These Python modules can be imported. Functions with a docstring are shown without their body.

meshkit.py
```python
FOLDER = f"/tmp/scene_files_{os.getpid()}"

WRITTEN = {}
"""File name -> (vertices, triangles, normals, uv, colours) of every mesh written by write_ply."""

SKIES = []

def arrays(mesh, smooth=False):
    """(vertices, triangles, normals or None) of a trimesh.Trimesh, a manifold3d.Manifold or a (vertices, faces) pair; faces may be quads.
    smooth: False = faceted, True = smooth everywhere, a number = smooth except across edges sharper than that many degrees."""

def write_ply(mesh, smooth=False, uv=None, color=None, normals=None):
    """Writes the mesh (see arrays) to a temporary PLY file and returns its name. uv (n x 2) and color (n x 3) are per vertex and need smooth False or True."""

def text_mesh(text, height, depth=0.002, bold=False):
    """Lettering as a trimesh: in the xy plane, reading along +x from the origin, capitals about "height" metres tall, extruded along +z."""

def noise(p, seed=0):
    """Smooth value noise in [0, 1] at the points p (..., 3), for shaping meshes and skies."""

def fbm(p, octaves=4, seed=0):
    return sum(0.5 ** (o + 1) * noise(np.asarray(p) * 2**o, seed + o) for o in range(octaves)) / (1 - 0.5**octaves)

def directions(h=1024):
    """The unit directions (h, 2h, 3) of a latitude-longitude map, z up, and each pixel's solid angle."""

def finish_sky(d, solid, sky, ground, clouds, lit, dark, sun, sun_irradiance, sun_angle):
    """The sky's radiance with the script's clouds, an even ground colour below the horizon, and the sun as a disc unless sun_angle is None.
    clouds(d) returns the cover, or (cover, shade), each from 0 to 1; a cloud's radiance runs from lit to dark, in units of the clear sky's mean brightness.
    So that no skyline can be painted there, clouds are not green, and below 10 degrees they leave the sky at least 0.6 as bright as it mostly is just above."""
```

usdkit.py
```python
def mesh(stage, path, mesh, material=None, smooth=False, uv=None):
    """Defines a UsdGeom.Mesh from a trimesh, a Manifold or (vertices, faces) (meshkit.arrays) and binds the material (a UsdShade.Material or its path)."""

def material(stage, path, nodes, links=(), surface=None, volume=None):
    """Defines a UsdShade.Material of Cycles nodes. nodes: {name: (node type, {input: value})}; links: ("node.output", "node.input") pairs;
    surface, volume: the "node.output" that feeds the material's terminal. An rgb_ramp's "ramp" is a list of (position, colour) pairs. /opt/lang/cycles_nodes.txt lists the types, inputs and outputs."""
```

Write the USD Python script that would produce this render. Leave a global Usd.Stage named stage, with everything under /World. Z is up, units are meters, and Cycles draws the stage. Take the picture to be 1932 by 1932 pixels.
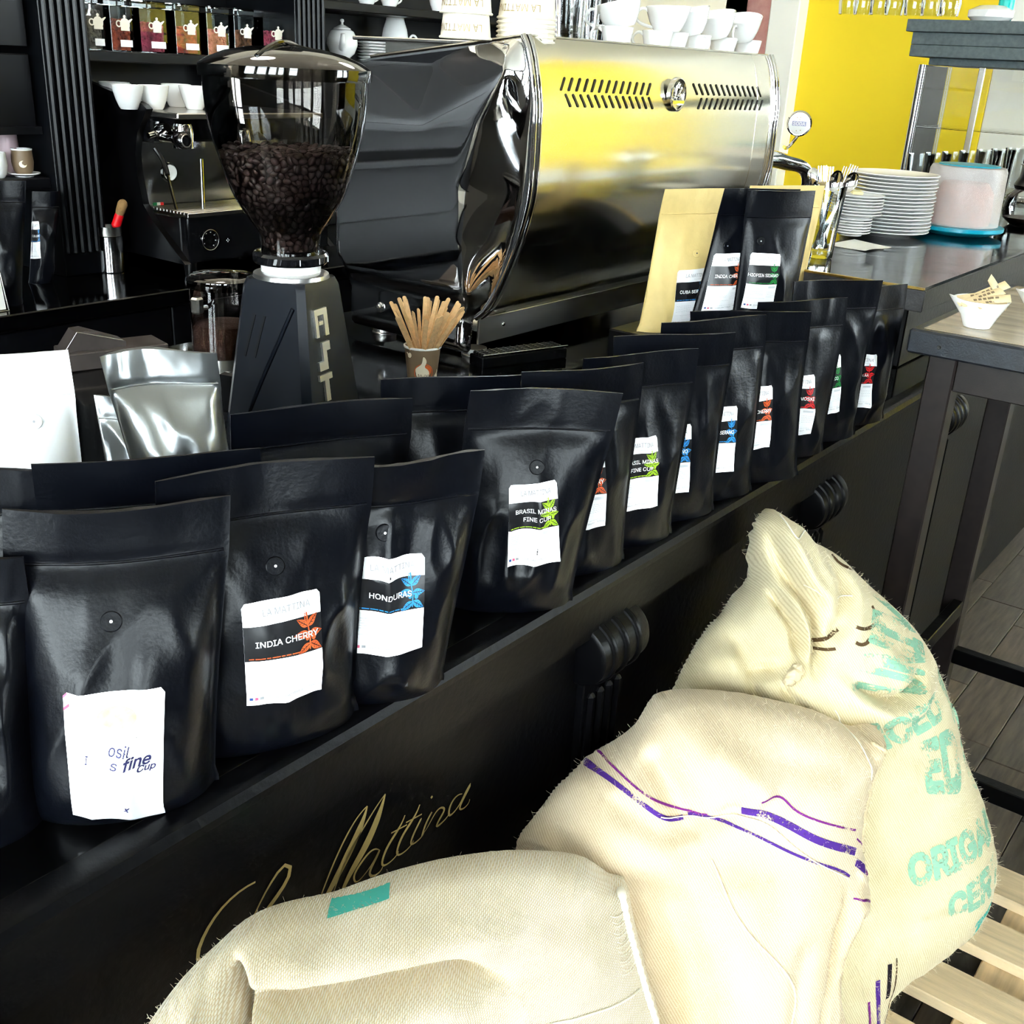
import math, random
import numpy as np, trimesh, usdkit, meshkit
from pxr import Usd, UsdGeom, UsdLux, Gf, Sdf, Vt, UsdShade
from scipy.interpolate import LinearNDInterpolator, CubicSpline, PchipInterpolator
from scipy.ndimage import gaussian_filter, distance_transform_edt
from shapely.geometry import Polygon, Point, LineString, box as sbox
from shapely import affinity
from shapely.ops import unary_union

stage = Usd.Stage.CreateInMemory()
UsdGeom.SetStageUpAxis(stage, UsdGeom.Tokens.z)
UsdGeom.SetStageMetersPerUnit(stage, 1.0)
UsdGeom.Xform.Define(stage, '/World')
PI = math.pi

# ------------------------------------------------------------------ camera
IMG, FPX = 1932.0, 2050.05
EXPOSURE = 1.02
CAM = np.array([0.0, 0.0, 1.52])
_vx, _vz = np.array([1684., -761.]), np.array([-266., 4934.])
_ex = np.array([_vx[0], -_vx[1], -FPX]); _ex /= np.linalg.norm(_ex)
_ez = -np.array([_vz[0], -_vz[1], -FPX]); _ez /= np.linalg.norm(_ez)
_ex = _ex - _ez * (_ex @ _ez); _ex /= np.linalg.norm(_ex)
_ey = np.cross(_ez, _ex)
RW = np.stack([_ex, _ey, _ez], 1)                       # world -> camera axes
FWD = RW.T @ np.array([0, 0, -1.0]); RIGHT = RW.T @ np.array([1.0, 0, 0]); UP = RW.T @ np.array([0, 1.0, 0])
cam = UsdGeom.Camera.Define(stage, '/World/camera')
cam.CreateHorizontalApertureAttr(36.0); cam.CreateVerticalApertureAttr(36.0)
cam.CreateFocalLengthAttr(36.0 * FPX / IMG)
cam.CreateExposureAttr(EXPOSURE)
_m = np.eye(4); _m[:3, :3] = RW; _m[3, :3] = CAM         # row-vector convention
cam.AddTransformOp().Set(Gf.Matrix4d(*[float(x) for x in _m.ravel()]))

# ------------------------------------------------------------------ daylight
dome = UsdLux.DomeLight.Define(stage, '/World/sky')
dome.CreateColorAttr(Gf.Vec3f(0.84, 0.94, 1.0)); dome.CreateIntensityAttr(5.0)


def pray(px, py):
    px, py = np.asarray(px, float), np.asarray(py, float)
    d = np.stack([px - 966, 966 - py, -FPX + 0 * px], -1)
    return (d / np.linalg.norm(d, axis=-1, keepdims=True)) @ RW


def at(px, py, axis, val):
    d = pray(px, py)
    return CAM + d * ((val - CAM[axis]) / d[axis])


def proj(p):
    q = (np.asarray(p, float) - CAM) @ RW.T
    return np.stack([966 - FPX * q[..., 0] / q[..., 2], 966 + FPX * q[..., 1] / q[..., 2]], -1)


ORD = ['topmost', 'second from the top', 'third from the top', 'fourth from the top', 'fifth from the top', 'sixth from the top', 'seventh from the top', 'eighth from the top', 'ninth from the top', 'tenth from the top', 'eleventh from the top', 'twelfth from the top', 'thirteenth from the top', 'fourteenth from the top', 'fifteenth from the top', 'sixteenth from the top', 'undermost']
LFT = ['leftmost', 'second from the left', 'third from the left', 'fourth from the left', 'fifth from the left', 'sixth from the left', 'rightmost']
# ------------------------------------------------------------------ prims
names = {}


def numbered(path):
    k = names.get(path, 0)
    names[path] = k + 1
    return path if k == 0 else '%s_%03d' % (path, k)


class T:
    def __init__(s, prim, loc):
        s.prim, s.loc = prim, np.asarray(loc, float)
        s.path = str(prim.GetPath())


def tag(p, label=None, cat=None, group=None, kind=None):
    for k, v in (('label', label), ('category', cat), ('group', group), ('kind', kind)):
        if v:
            p.SetCustomDataByKey(k, v)
    return p


def thing(name, label=None, cat=None, loc=(0, 0, 0), rotz=0, group=None, kind=None, tilt=None):
    x = UsdGeom.Xform.Define(stage, numbered('/World/' + name))
    x.AddTranslateOp().Set(Gf.Vec3d(*map(float, loc)))
    if rotz:
        x.AddRotateZOp().Set(float(math.degrees(rotz)))
    if tilt:
        x.AddRotateXYZOp().Set(Gf.Vec3f(*map(float, tilt)))
    tag(x.GetPrim(), label, cat, group, kind)
    return T(x.GetPrim(), loc)


def obj(name, mesh, mat, parent=None, smooth=30, world=False, uv=None, label=None, kind=None):
    base = parent.path if parent is not None else '/World'
    path = numbered(base + '/' + name)
    if isinstance(mesh, list):
        mesh = cat(mesh)
    loc = parent.loc if (parent is not None and world) else np.zeros(3)
    if world and parent is not None:
        if isinstance(mesh, tuple):
            mesh = (np.asarray(mesh[0]) - loc, mesh[1])
        else:
            mesh = mesh.copy(); mesh.apply_translation(-loc)
    m = usdkit.mesh(stage, path, mesh, MATS[mat], smooth=True if uv is not None else smooth, uv=uv)
    tag(m.GetPrim(), label, None, None, kind)
    return T(m.GetPrim(), loc)


def solo(name, mesh, mat, label, cat, loc=None, smooth=30, group=None, kind=None):
    """a thing that is one mesh, given in world coordinates"""
    o = obj(name, mesh, mat, None, smooth)
    tag(o.prim, label, cat, group, kind)
    return o


def struct(name, mesh, mat, parent=None, smooth=30):
    o = obj(name, mesh, mat, parent, smooth)
    if parent is None:
        tag(o.prim, kind='structure')
    return o


def dup(root, loc, rotz=0, label=None, group=None, tilt=None):
    was = root.prim.GetCustomData()
    nm = str(root.prim.GetName())
    r = thing(nm, label or was['label'], was['category'], loc, rotz, group or was.get('group'), tilt=tilt)
    r.prim.GetReferences().AddInternalReference(root.prim.GetPath())
    r.prim.SetInstanceable(True)
    return r


# ------------------------------------------------------------------ mesh helpers
def cat(ms):
    return trimesh.util.concatenate([m for m in ms if m is not None])


def mk(v, f):
    return trimesh.Trimesh(np.asarray(v, float), np.asarray(f, int), process=False)


def bx(x0, x1, y0, y1, z0, z1, b=0.002):
    b = min(b, (x1 - x0) / 2.2, (y1 - y0) / 2.2, (z1 - z0) / 2.2)
    p = []
    for sx, X in ((1, x0), (-1, x1)):
        for sy, Y in ((1, y0), (-1, y1)):
            for sz, Z in ((1, z0), (-1, z1)):
                p += [(X + sx * b, Y + sy * b, Z), (X + sx * b, Y, Z + sz * b), (X, Y + sy * b, Z + sz * b)]
    return trimesh.convex.convex_hull(np.array(p))


def cb(c, s, b=0.002):
    return bx(c[0] - s[0] / 2, c[0] + s[0] / 2, c[1] - s[1] / 2, c[1] + s[1] / 2, c[2] - s[2] / 2, c[2] + s[2] / 2, b)


def grid_faces(nu, nv, wrap=False, flip=False):
    i, j = np.meshgrid(np.arange(nu - (0 if wrap else 1)), np.arange(nv - 1), indexing='ij')
    i2 = (i + 1) % nu
    a, b, c, d = i * nv + j, i2 * nv + j, i2 * nv + j + 1, i * nv + j + 1
    f = np.concatenate([np.stack([a, b, c], -1).reshape(-1, 3), np.stack([a, c, d], -1).reshape(-1, 3)])
    return f[:, ::-1] if flip else f


def lathe(prof, n=32, c=(0, 0, 0)):
    """profile of (r, z), revolved about z; open ends are closed at r=0"""
    p = np.array(prof, float)
    a = np.linspace(0, 2 * PI, n, endpoint=False)
    v = np.stack([np.cos(a)[:, None] * p[None, :, 0], np.sin(a)[:, None] * p[None, :, 0], np.zeros((n, 1)) + p[None, :, 1]], -1)
    m = mk(v.reshape(-1, 3) + np.array(c), grid_faces(n, len(p), True))
    return m


def tube(pts, r, n=8, caps=True):
    p = np.asarray(pts, float)
    r = np.broadcast_to(np.asarray(r, float), (len(p),))
    t = np.gradient(p, axis=0); t /= np.maximum(np.linalg.norm(t, axis=1, keepdims=True), 1e-9)
    up = np.array([0, 0, 1.0]) if abs(t[0, 2]) < .9 else np.array([1.0, 0, 0])
    v = []
    x = np.cross(up, t[0]); x /= np.linalg.norm(x)
    a = np.linspace(0, 2 * PI, n, endpoint=False)
    for k in range(len(p)):
        x = x - t[k] * (x @ t[k]); x /= np.linalg.norm(x)
        y = np.cross(t[k], x)
        v.append(p[k] + r[k] * (np.cos(a)[:, None] * x + np.sin(a)[:, None] * y))
    v = np.array(v)
    f = grid_faces(len(p), n + 1)
    i, j = np.meshgrid(np.arange(len(p) - 1), np.arange(n), indexing='ij'); j2 = (j + 1) % n
    q = np.stack([i * n + j, i * n + j2, (i + 1) * n + j2, (i + 1) * n + j], -1).reshape(-1, 4)
    f = np.concatenate([q[:, [0, 1, 2]], q[:, [0, 2, 3]]])
    if caps:
        L = (len(p) - 1) * n
        f = np.concatenate([f, [(0, k + 1, k) for k in range(1, n - 1)], [(L, L + k, L + k + 1) for k in range(1, n - 1)]])
    return mk(v.reshape(-1, 3), f)


def curve(pts, n=24):
    p = np.asarray(pts, float)
    d = np.r_[0, np.cumsum(np.maximum(np.linalg.norm(np.diff(p, axis=0), axis=1), 1e-9))]
    return CubicSpline(d, p)(np.linspace(0, d[-1], n))


def ext(poly, depth):
    if isinstance(poly, (list, np.ndarray)):
        poly = Polygon(poly)
    return cat([trimesh.creation.extrude_polygon(g, depth, engine='earcut') for g in getattr(poly, 'geoms', [poly]) if g.area > 0])


def xf(m, R=None, t=None):
    m = m.copy()
    A = np.eye(4)
    if R is not None:
        A[:3, :3] = R
    if t is not None:
        A[:3, 3] = t
    m.apply_transform(A)
    return m


def rot(ax, deg):
    return trimesh.transformations.rotation_matrix(math.radians(deg), ax)[:3, :3]


YZ2X = np.array([[0, 0, 1.], [1, 0, 0], [0, 1, 0]])       # (a,b,c) -> (c,a,b): polygon in (Y,Z) extruded along X
XZ2Y = np.array([[1., 0, 0], [0, 0, 1], [0, 1, 0]])       # polygon in (X,Z) extruded along Y (mirrored)


def ext_yz(poly, x0, x1):
    return xf(ext(poly, x1 - x0), YZ2X, (x0, 0, 0))


def ext_xz(poly, y0, y1):
    m = xf(ext(poly, y1 - y0), XZ2Y, (0, y0, 0)); m.invert()
    return m


_tc = {}


def txt(s, bold=False):
    """lettering scaled to capitals 1 high, starting at x=0, flat-ish"""
    k = (s, bold)
    if k not in _tc:
        m = meshkit.text_mesh(s, 1.0, 0.02, bold)
        m.apply_translation((-m.bounds[0, 0], 0, 0))
        _tc[k] = m
    return _tc[k].copy()


def flat(m):
    """front faces only of an extruded print (top side)"""
    keep = m.face_normals[:, 2] > .5
    return mk(m.vertices, m.faces[keep])


# ------------------------------------------------------------------ materials
MATS = {}


def mat(name, base=(.5, .5, .5), rough=.5, metal=0, spec=.5, var=0, vscale=8, bump=0, bscale=60, stretch=(1, 1, 1), coat=0, trans=0, ior=1.5, rvar=0, emit=0, aniso=0, sheen=0, base2=None, dist=.01):
    n = {'p': ('principled_bsdf', dict(base_color=base, roughness=rough, metallic=metal, specular_ior_level=spec, coat_weight=coat, transmission_weight=trans, ior=ior, anisotropic=aniso, sheen_weight=sheen))}
    l = []
    if var or bump or rvar or base2:
        n['tc'] = ('texture_coordinate', {})
        n['mp'] = ('mapping', dict(scale=stretch))
        l += [('tc.object', 'mp.vector')]
    if var or base2:
        n['n1'] = ('noise_texture', dict(scale=vscale, detail=5.0))
        b = base2 or tuple(c * (1 - var) for c in base)
        n['r'] = ('rgb_ramp', dict(ramp=[(.3, b), (.7, base)]))
        l += [('mp.vector', 'n1.vector'), ('n1.fac', 'r.fac'), ('r.color', 'p.base_color')]
    if rvar:
        n['n3'] = ('noise_texture', dict(scale=vscale * 2, detail=4.0))
        n['mr'] = ('map_range', dict(from_min=.3, from_max=.7, to_min=max(rough - rvar, .02), to_max=rough + rvar))
        l += [('mp.vector', 'n3.vector'), ('n3.fac', 'mr.value'), ('mr.result', 'p.roughness')]
    if bump:
        n['n2'] = ('noise_texture', dict(scale=bscale, detail=4.0))
        n['b'] = ('bump', dict(strength=bump, distance=dist))
        l += [('mp.vector', 'n2.vector'), ('n2.fac', 'b.height'), ('b.normal', 'p.normal')]
    if emit:
        n['p'][1]['emission_color'] = base; n['p'][1]['emission_strength'] = emit
    MATS[name] = usdkit.material(stage, '/World/Looks/' + name, n, l, surface='p.BSDF')


def pane(name, tint=(1, 1, 1), ior=1.5, rough=0.0, gl=1.0):
    """thin glass or clear plastic wall: see-through, mirror by fresnel"""
    MATS[name] = usdkit.material(stage, '/World/Looks/' + name, {
        't': ('transparent_bsdf', dict(color=tint)), 'g': ('glossy_bsdf', dict(color=(gl, gl, gl), roughness=rough)),
        'f': ('fresnel', dict(IOR=ior)), 'm': ('mix_closure', {})},
        [('f.fac', 'm.fac'), ('t.BSDF', 'm.closure1'), ('g.BSDF', 'm.closure2')], surface='m.closure')


UsdGeom.Scope.Define(stage, '/World/Looks')
BK = (.006, .007, .010)
mat('black_wood', (.0014, .0014, .002), .36, spec=.16, var=.3, vscale=5, bump=.06, bscale=90)
mat('black_worktop', (.001, .001, .0012), .09, spec=.35, rvar=.05, vscale=6)
mat('edge_worn', (.05, .048, .05), .45, var=.6, vscale=25, bump=.2, bscale=120)
mat('black_shelf', (.0018, .002, .003), .4, spec=.25)
mat('brown_wood', (.018, .012, .011), .38, var=.5, vscale=6, stretch=(1, 8, 8), bump=.05)
mat('table_wood', (.016, .02, .028), .42, var=.5, vscale=10, stretch=(1, 6, 6), bump=.12)
mat('table_top', (.50, .40, .26), .2, var=.5, vscale=5, stretch=(6, 1, 1), bump=.04)
mat('bag_black', (.0016, .0021, .0040), .32, spec=.24, bump=.05, bscale=220)
mat('bag_kraft', (.70, .52, .20), .62, var=.1, vscale=40, bump=.05, bscale=200)
mat('bag_white', (.82, .84, .86), .5, bump=.02, bscale=100)
mat('bag_silver', (.42, .44, .45), .30, metal=.9, bump=.06, bscale=30)
mat('label_white', (.88, .88, .9), .45)
mat('label_dark', (.009, .009, .011), .35)
mat('ink_grey', (.30, .31, .33), .6)
mat('ink_light', (.62, .63, .66), .6)
mat('ink_white', (.95, .95, .95), .6)
mat('ink_black', (.02, .02, .025), .6)
mat('ink_pen', (.02, .02, .11), .6)
mat('valve_dot', (.75, .75, .75), .5)
for k, c in dict(orange=(.80, .115, .02), blue=(.02, .30, .78), green=(.42, .72, .02), dgreen=(.01, .28, .05), red=(.78, .015, .02), icon_blue=(.02, .07, .3), pink=(.8, .12, .25), yellow_mark=(.92, .92, .35)).items():
    mat('print_' + k, c, .55, var=.35, vscale=160)
mat('gold_script', (.52, .38, .14), .42, metal=.3, var=.5, vscale=12)
mat('steel', (.62, .60, .56), .22, metal=1, aniso=.5)
mat('steel_back', (.80, .78, .70), .16, metal=1, aniso=.3)
mat('chrome', (.86, .86, .87), .035, metal=1)
mat('shelf_edge', (.002, .0025, .0035), .30, spec=.22)
mat('letter_steel', (.9, .88, .82), .28, metal=1)
mat('chrome_soft', (.72, .72, .73), .14, metal=1)
mat('teal_light', (.02, .55, .5), .3)
mat('lilac', (.42, .42, .62), .5)
mat('butter', (.85, .75, .4), .5)
mat('steel_dull', (.5, .49, .47), .32, metal=1)
mat('black_plastic', (.002, .002, .0025), .28, spec=.35)
mat('black_gloss', (.005, .005, .006), .06, coat=.5)
mat('grinder_black', (.002, .0035, .007), .27, metal=.0, spec=.45, bump=.02, bscale=400)
mat('beans', (.040, .021, .017), .36, var=.3, vscale=140)
mat('ground_coffee', (.06, .022, .012), .9, bump=.5, bscale=300)
mat('porcelain', (.86, .86, .85), .14, coat=.3)
mat('cream_cup', (.87, .8, .66), .3)
mat('yellow_wall', (.90, .65, .004), .6)
mat('cream_wall', (.82, .76, .64), .75)
mat('white_wall', (.84, .82, .76), .7)
mat('pink_paper', (.78, .42, .37), .6, base2=(.6, .24, .21), vscale=14, bump=.12, bscale=45)
mat('ceiling_cream', (.80, .76, .66), .8)
mat('plain_wall', (.5, .48, .44), .8)
mat('red_band', (.75, .004, .01), .35)
mat('bristle', (.36, .2, .07), .8, var=.5, vscale=60)
mat('light_wood', (.78, .52, .27), .6, var=.28, vscale=14, stretch=(4, 4, .6), bump=.04)
mat('stir_wood', (.80, .50, .23), .6, var=.25, vscale=40, stretch=(3, 3, .4))
mat('pallet_wood', (.80, .62, .38), .65, var=.3, vscale=9, stretch=(8, .7, 4), bump=.12, bscale=120)
mat('pallet_wood_side', (.78, .58, .34), .65, var=.35, vscale=9, stretch=(.7, 8, 4), bump=.12, bscale=120)
for i, c in enumerate([(.15, .115, .085), (.10, .08, .06), (.21, .16, .11), (.13, .105, .08)]):
    mat('plank_%d' % i, c, .42, var=.6, vscale=7, stretch=(1.2, 10, 10), bump=.08, bscale=60)
mat('floor_base', (.03, .025, .02), .7)
mat('cup_brown', (.19, .13, .075), .5)
mat('cup_flame', (.9, .8, .6), .5)
mat('cup_red', (.7, .14, .03), .5)
mat('teal', (.0, .30, .42), .3)
mat('crown_slate', (.10, .13, .135), .6, var=.35, vscale=60)
mat('paper', (.85, .83, .78), .7)
mat('sugar_paper', (.72, .56, .32), .6, var=.15, vscale=50)
mat('tray_brown', (.10, .082, .075), .33, metal=.4, var=.3, vscale=20)
mat('street', (.75, .75, .74), .9)
mat('dark_wall', (.07, .062, .055), .8)
mat('glow_green', (.02, .3, .1), .4); mat('flag_red', (.7, .02, .02), .4); mat('flag_white', (.8, .8, .7), .4)
pane('glass_clear', (.98, .99, .98), 1.4)
pane('glass_jar', (.95, .97, .97), 1.36)
pane('hopper_smoke', (.74, .71, .69), 1.55)
pane('hopper_lid', (.22, .20, .17), 1.6, .05)
pane('case_glass', (.96, .97, .97), 1.5)
mat('cake_plastic', (.82, .77, .74), .25, trans=.0)
MATS['cake_plastic'] = usdkit.material(stage, '/World/Looks/cake_cover', {
    't': ('transparent_bsdf', dict(color=(.9, .88, .87))), 'd': ('principled_bsdf', dict(base_color=(.82, .76, .73), roughness=.3)), 'm': ('mix_closure', dict(fac=.45))},
    [('t.BSDF', 'm.closure1'), ('d.BSDF', 'm.closure2')], surface='m.closure')

# ------------------------------------------------------------------ the room
X0, X1, Y0, Y1, ZC = -3.2, 6.4, -3.6, 3.2, 3.3
fl = thing('floor', kind='structure')
obj('subfloor', bx(X0, X1, Y0, Y1, -.12, -.012, .001), 'floor_base', fl, smooth=False)
rnd = random.Random(4)
for r in range(-6, 6):
    y = -.02 + r * .135 * 1.0
    if y < -.75 or y > .7:
        continue
    x = 1.2 + rnd.random() * .5 - .6
    while x < 4.6:
        L = .42 + rnd.random() * .35
        obj('plank', bx(x + .001, x + L - .001, y + .001, y + .134, -.0119, rnd.uniform(-.0008, .0006), .0015), 'plank_%d' % rnd.randrange(4), fl, smooth=False)
        x += L
# the rest of the floor lies outside the picture: wide boards joined in one piece
rest = []
for k in range(20):
    ya, yb = Y0 + k * (Y1 - Y0) / 20, Y0 + (k + 1) * (Y1 - Y0) / 20 - .003
    for xa, xb in ((X0, .5), (4.7, X1)):
        rest.append(bx(xa, xb, ya, yb, -.0119, 0, .001))
    if yb < -.84 or ya > .66:
        rest.append(bx(.503, 4.697, ya, yb, -.0119, 0, .001))
mat('pale_boards', (.08, .066, .05), .5, var=.2, vscale=3)
obj('outer_boards', rest, 'pale_boards', fl, smooth=False, kind='stuff')
struct('ceiling', bx(X0, X1, Y0, Y1, ZC, ZC + .1, .001), 'ceiling_cream')
struct('wall_back', bx(X0, X1, Y1, Y1 + .1, 0, ZC, .001), 'cream_wall')
wr = thing('wall_right', kind='structure')
obj('wall_base', bx(X1, X1 + .1, Y0, Y1, 0, ZC, .001), 'white_wall', wr)


def wall_win(name, along, fixed, a0, a1, wins, z0=1.15, z1=3.1, th=.2):
    """a wall with window openings: pieces joined in one mesh; frames as windows"""
    ms, edges = [], sorted(wins)
    f = (lambda p, q, za, zb: bx(p, q, fixed, fixed + th, za, zb, .001)) if along == 'x' else (lambda p, q, za, zb: bx(fixed, fixed + th, p, q, za, zb, .001))
    ms += [f(a0, a1, 0, z0), f(a0, a1, z1, ZC)]
    cur = a0
    for p, q in edges + [(a1, a1)]:
        if p > cur:
            ms.append(f(cur, p, z0, z1))
        cur = q
    struct(name, cat(ms), 'dark_wall')
    return edges


fw = wall_win('wall_front', 'x', Y0 - .2, X0, X1, [(-2.75, -1.4), (3.7, 4.85), (5.0, 6.2)])
lw = wall_win('wall_left', 'y', X0 - .2, Y0, Y1, [(-3.3, -2.2), (-2.0, -.9), (-.7, .4), (.6, 1.7)])
k = 0
for (p, q) in fw:
    k += 1
    w = thing('window_%d' % k, kind='structure')
    obj('window_frame', [bx(p, q, Y0 - .14, Y0 - .06, 1.15, 1.22), bx(p, q, Y0 - .14, Y0 - .06, 3.03, 3.10), bx(p, p + .06, Y0 - .14, Y0 - .06, 1.22, 3.03), bx(q - .06, q, Y0 - .14, Y0 - .06, 1.22, 3.03), bx(p + .06, q - .06, Y0 - .13, Y0 - .07, 2.4, 2.46)], 'black_wood', w)
    obj('pane', bx(p + .06, q - .06, Y0 - .104, Y0 - .1, 1.22, 3.03, .0005), 'glass_clear', w)
for (p, q) in lw:
    k += 1
    w = thing('window_%d' % k, kind='structure')
    obj('window_frame', [bx(X0 - .14, X0 - .06, p, q, 1.15, 1.22), bx(X0 - .14, X0 - .06, p, q, 3.03, 3.10), bx(X0 - .14, X0 - .06, p, p + .06, 1.22, 3.03), bx(X0 - .14, X0 - .06, q - .06, q, 1.22, 3.03), bx(X0 - .13, X0 - .07, p + .06, q - .06, 2.4, 2.46)], 'black_wood', w)
    obj('pane', bx(X0 - .104, X0 - .1, p + .06, q - .06, 1.22, 3.03, .0005), 'glass_clear', w)
struct('ground', bx(-30, 30, -30, 30, -.4, -.2, .01), 'street')

for k, x in enumerate((.5, 1.7, 2.9)):
    t = thing('pendant_lamp', 'opal glass globe pendant lamp hanging above the aisle behind the bar%s' % ('', ', middle one', ', right one')[k], 'pendant lamp', (x, 2.25, 2.72))
    sl_ = UsdLux.SphereLight.Define(stage, t.path + '/globe_light'); sl_.CreateRadiusAttr(.12); sl_.CreateIntensityAttr(12.0); sl_.CreateColorAttr(Gf.Vec3f(1.0, .92, .8))
    obj('cap', lathe([(0, .125), (.04, .112), (.045, .10), (.047, .112), (.03, .14), (0, .145)], 24), 'black_plastic', t)
    obj('cable', tube([(0, 0, .14), (0, 0, ZC - 2.72)], .004, 6), 'black_plastic', t)

# ------------------------------------------------------------------ the bar counter
LZ, LY = .90, .662                                         # ledge height and its front edge
ct = thing('bar_counter', 'long black panelled bar counter with fluted pilasters under a thick ledge', 'counter', (1.0, LY, 0))
prof = [(LY + .035, LZ - .004), (LY + .014, LZ - .004), (LY + .006, LZ - .008), (LY + .001, LZ - .016), (LY, LZ - .024), (LY + .003, LZ - .03), (LY + .006, LZ - .034), (LY + .006, LZ - .098), (LY + .012, LZ - .102), (LY + .035, LZ - .102)]
obj('worktop', bx(-1.6, 4.2, LY + .03, 2.02, LZ - .04, LZ, .003), 'black_worktop', ct, world=True)
obj('ledge_moulding', ext_yz(Polygon([(LY + .032, LZ)] + [(LY + .012, LZ), (LY + .004, LZ - .004), (LY, LZ - .013), (LY + .001, LZ - .022), (LY + .007, LZ - .027), (LY + .008, LZ - .09), (LY + .012, LZ - .094), (LY + .032, LZ - .094)]), -1.6, 4.2), 'black_wood', ct, world=True)
PY = LY + .03                                              # front panels
bounds = [-1.6, .10, 1.13, 1.86, 2.62, 3.4, 4.2]
for a, b in zip(bounds[:-1], bounds[1:]):
    obj('front_panel', bx(a + .002, b - .002, PY, PY + .03, .08, LZ - .04, .002), 'black_wood', ct, world=True)
obj('plinth', bx(-1.6, 4.2, PY + .012, PY + .05, 0, .08, .002), 'black_wood', ct, world=True)
obj('back_board', bx(-1.6, 4.2, 1.98, 2.0, 0, LZ - .04, .002), 'black_wood', ct, world=True)
for xc in (.21, 1.16, 1.90, 2.68):
    fl_ = [bx(xc - .05, xc + .05, PY - .012, PY + .004, .0, LZ - .17, .002)]
    for q in (-.034, -.011, .011, .034):
        fl_.append(bx(xc + q - .008, xc + q + .008, PY - .02, PY - .006, .10, LZ - .19, .005))
    obj('pilaster', fl_, 'black_wood', ct, world=True)
    # scroll capital: a ribbed roll lying along the counter
    pr = [(0, -.062), (.040, -.062), (.046, -.058)]
    for q in (-.036, -.006, .026):
        pr += [(.047, q - .007), (.050, q - .006), (.0515, q - .003), (.0515, q + .001), (.045, q + .004), (.045, q + .006), (.047, q + .0075)]
    pr += [(.047, .052), (.042, .060), (.036, .064), (0, .064)]
    m = lathe(pr, 40)
    m = xf(m, np.array([[0, 0, 1.], [0, 1, 0], [-1, 0, 0]]), (xc, PY - .002, LZ - .123))
    obj('scroll_capital', m, 'black_wood', ct, world=True, smooth=40)

# gold script lettering on the front panel
PLY = PY - .0012


def on_panel(pts, Y=PLY):
    return np.array([at(x, y, 1, Y) for x, y in pts])


def ribbon(pts, wid, n=40, depth=.0012):
    """a flat painted stroke of varying width on the front panel, in its X-Z plane"""
    p = curve(pts, n)[:, [0, 2]]
    w = np.interp(np.linspace(0, 1, n), np.linspace(0, 1, len(wid)), wid) / 2
    t = np.gradient(p, axis=0); t /= np.linalg.norm(t, axis=1, keepdims=True)
    nn = np.stack([-t[:, 1], t[:, 0]], 1)
    a, b = p + nn * w[:, None], p - nn * w[:, None]
    v = []
    for y in (PLY, PLY + depth):
        for q in (a, b):
            v += [(u[0], y, u[1]) for u in q]
    f = []
    for i in range(n - 1):
        f += [(i, i + 1, n + i + 1), (i, n + i + 1, n + i)]
    m = mk(v, f)
    if m.face_normals[:, 1].mean() > 0:
        m.invert()
    return m


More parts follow.
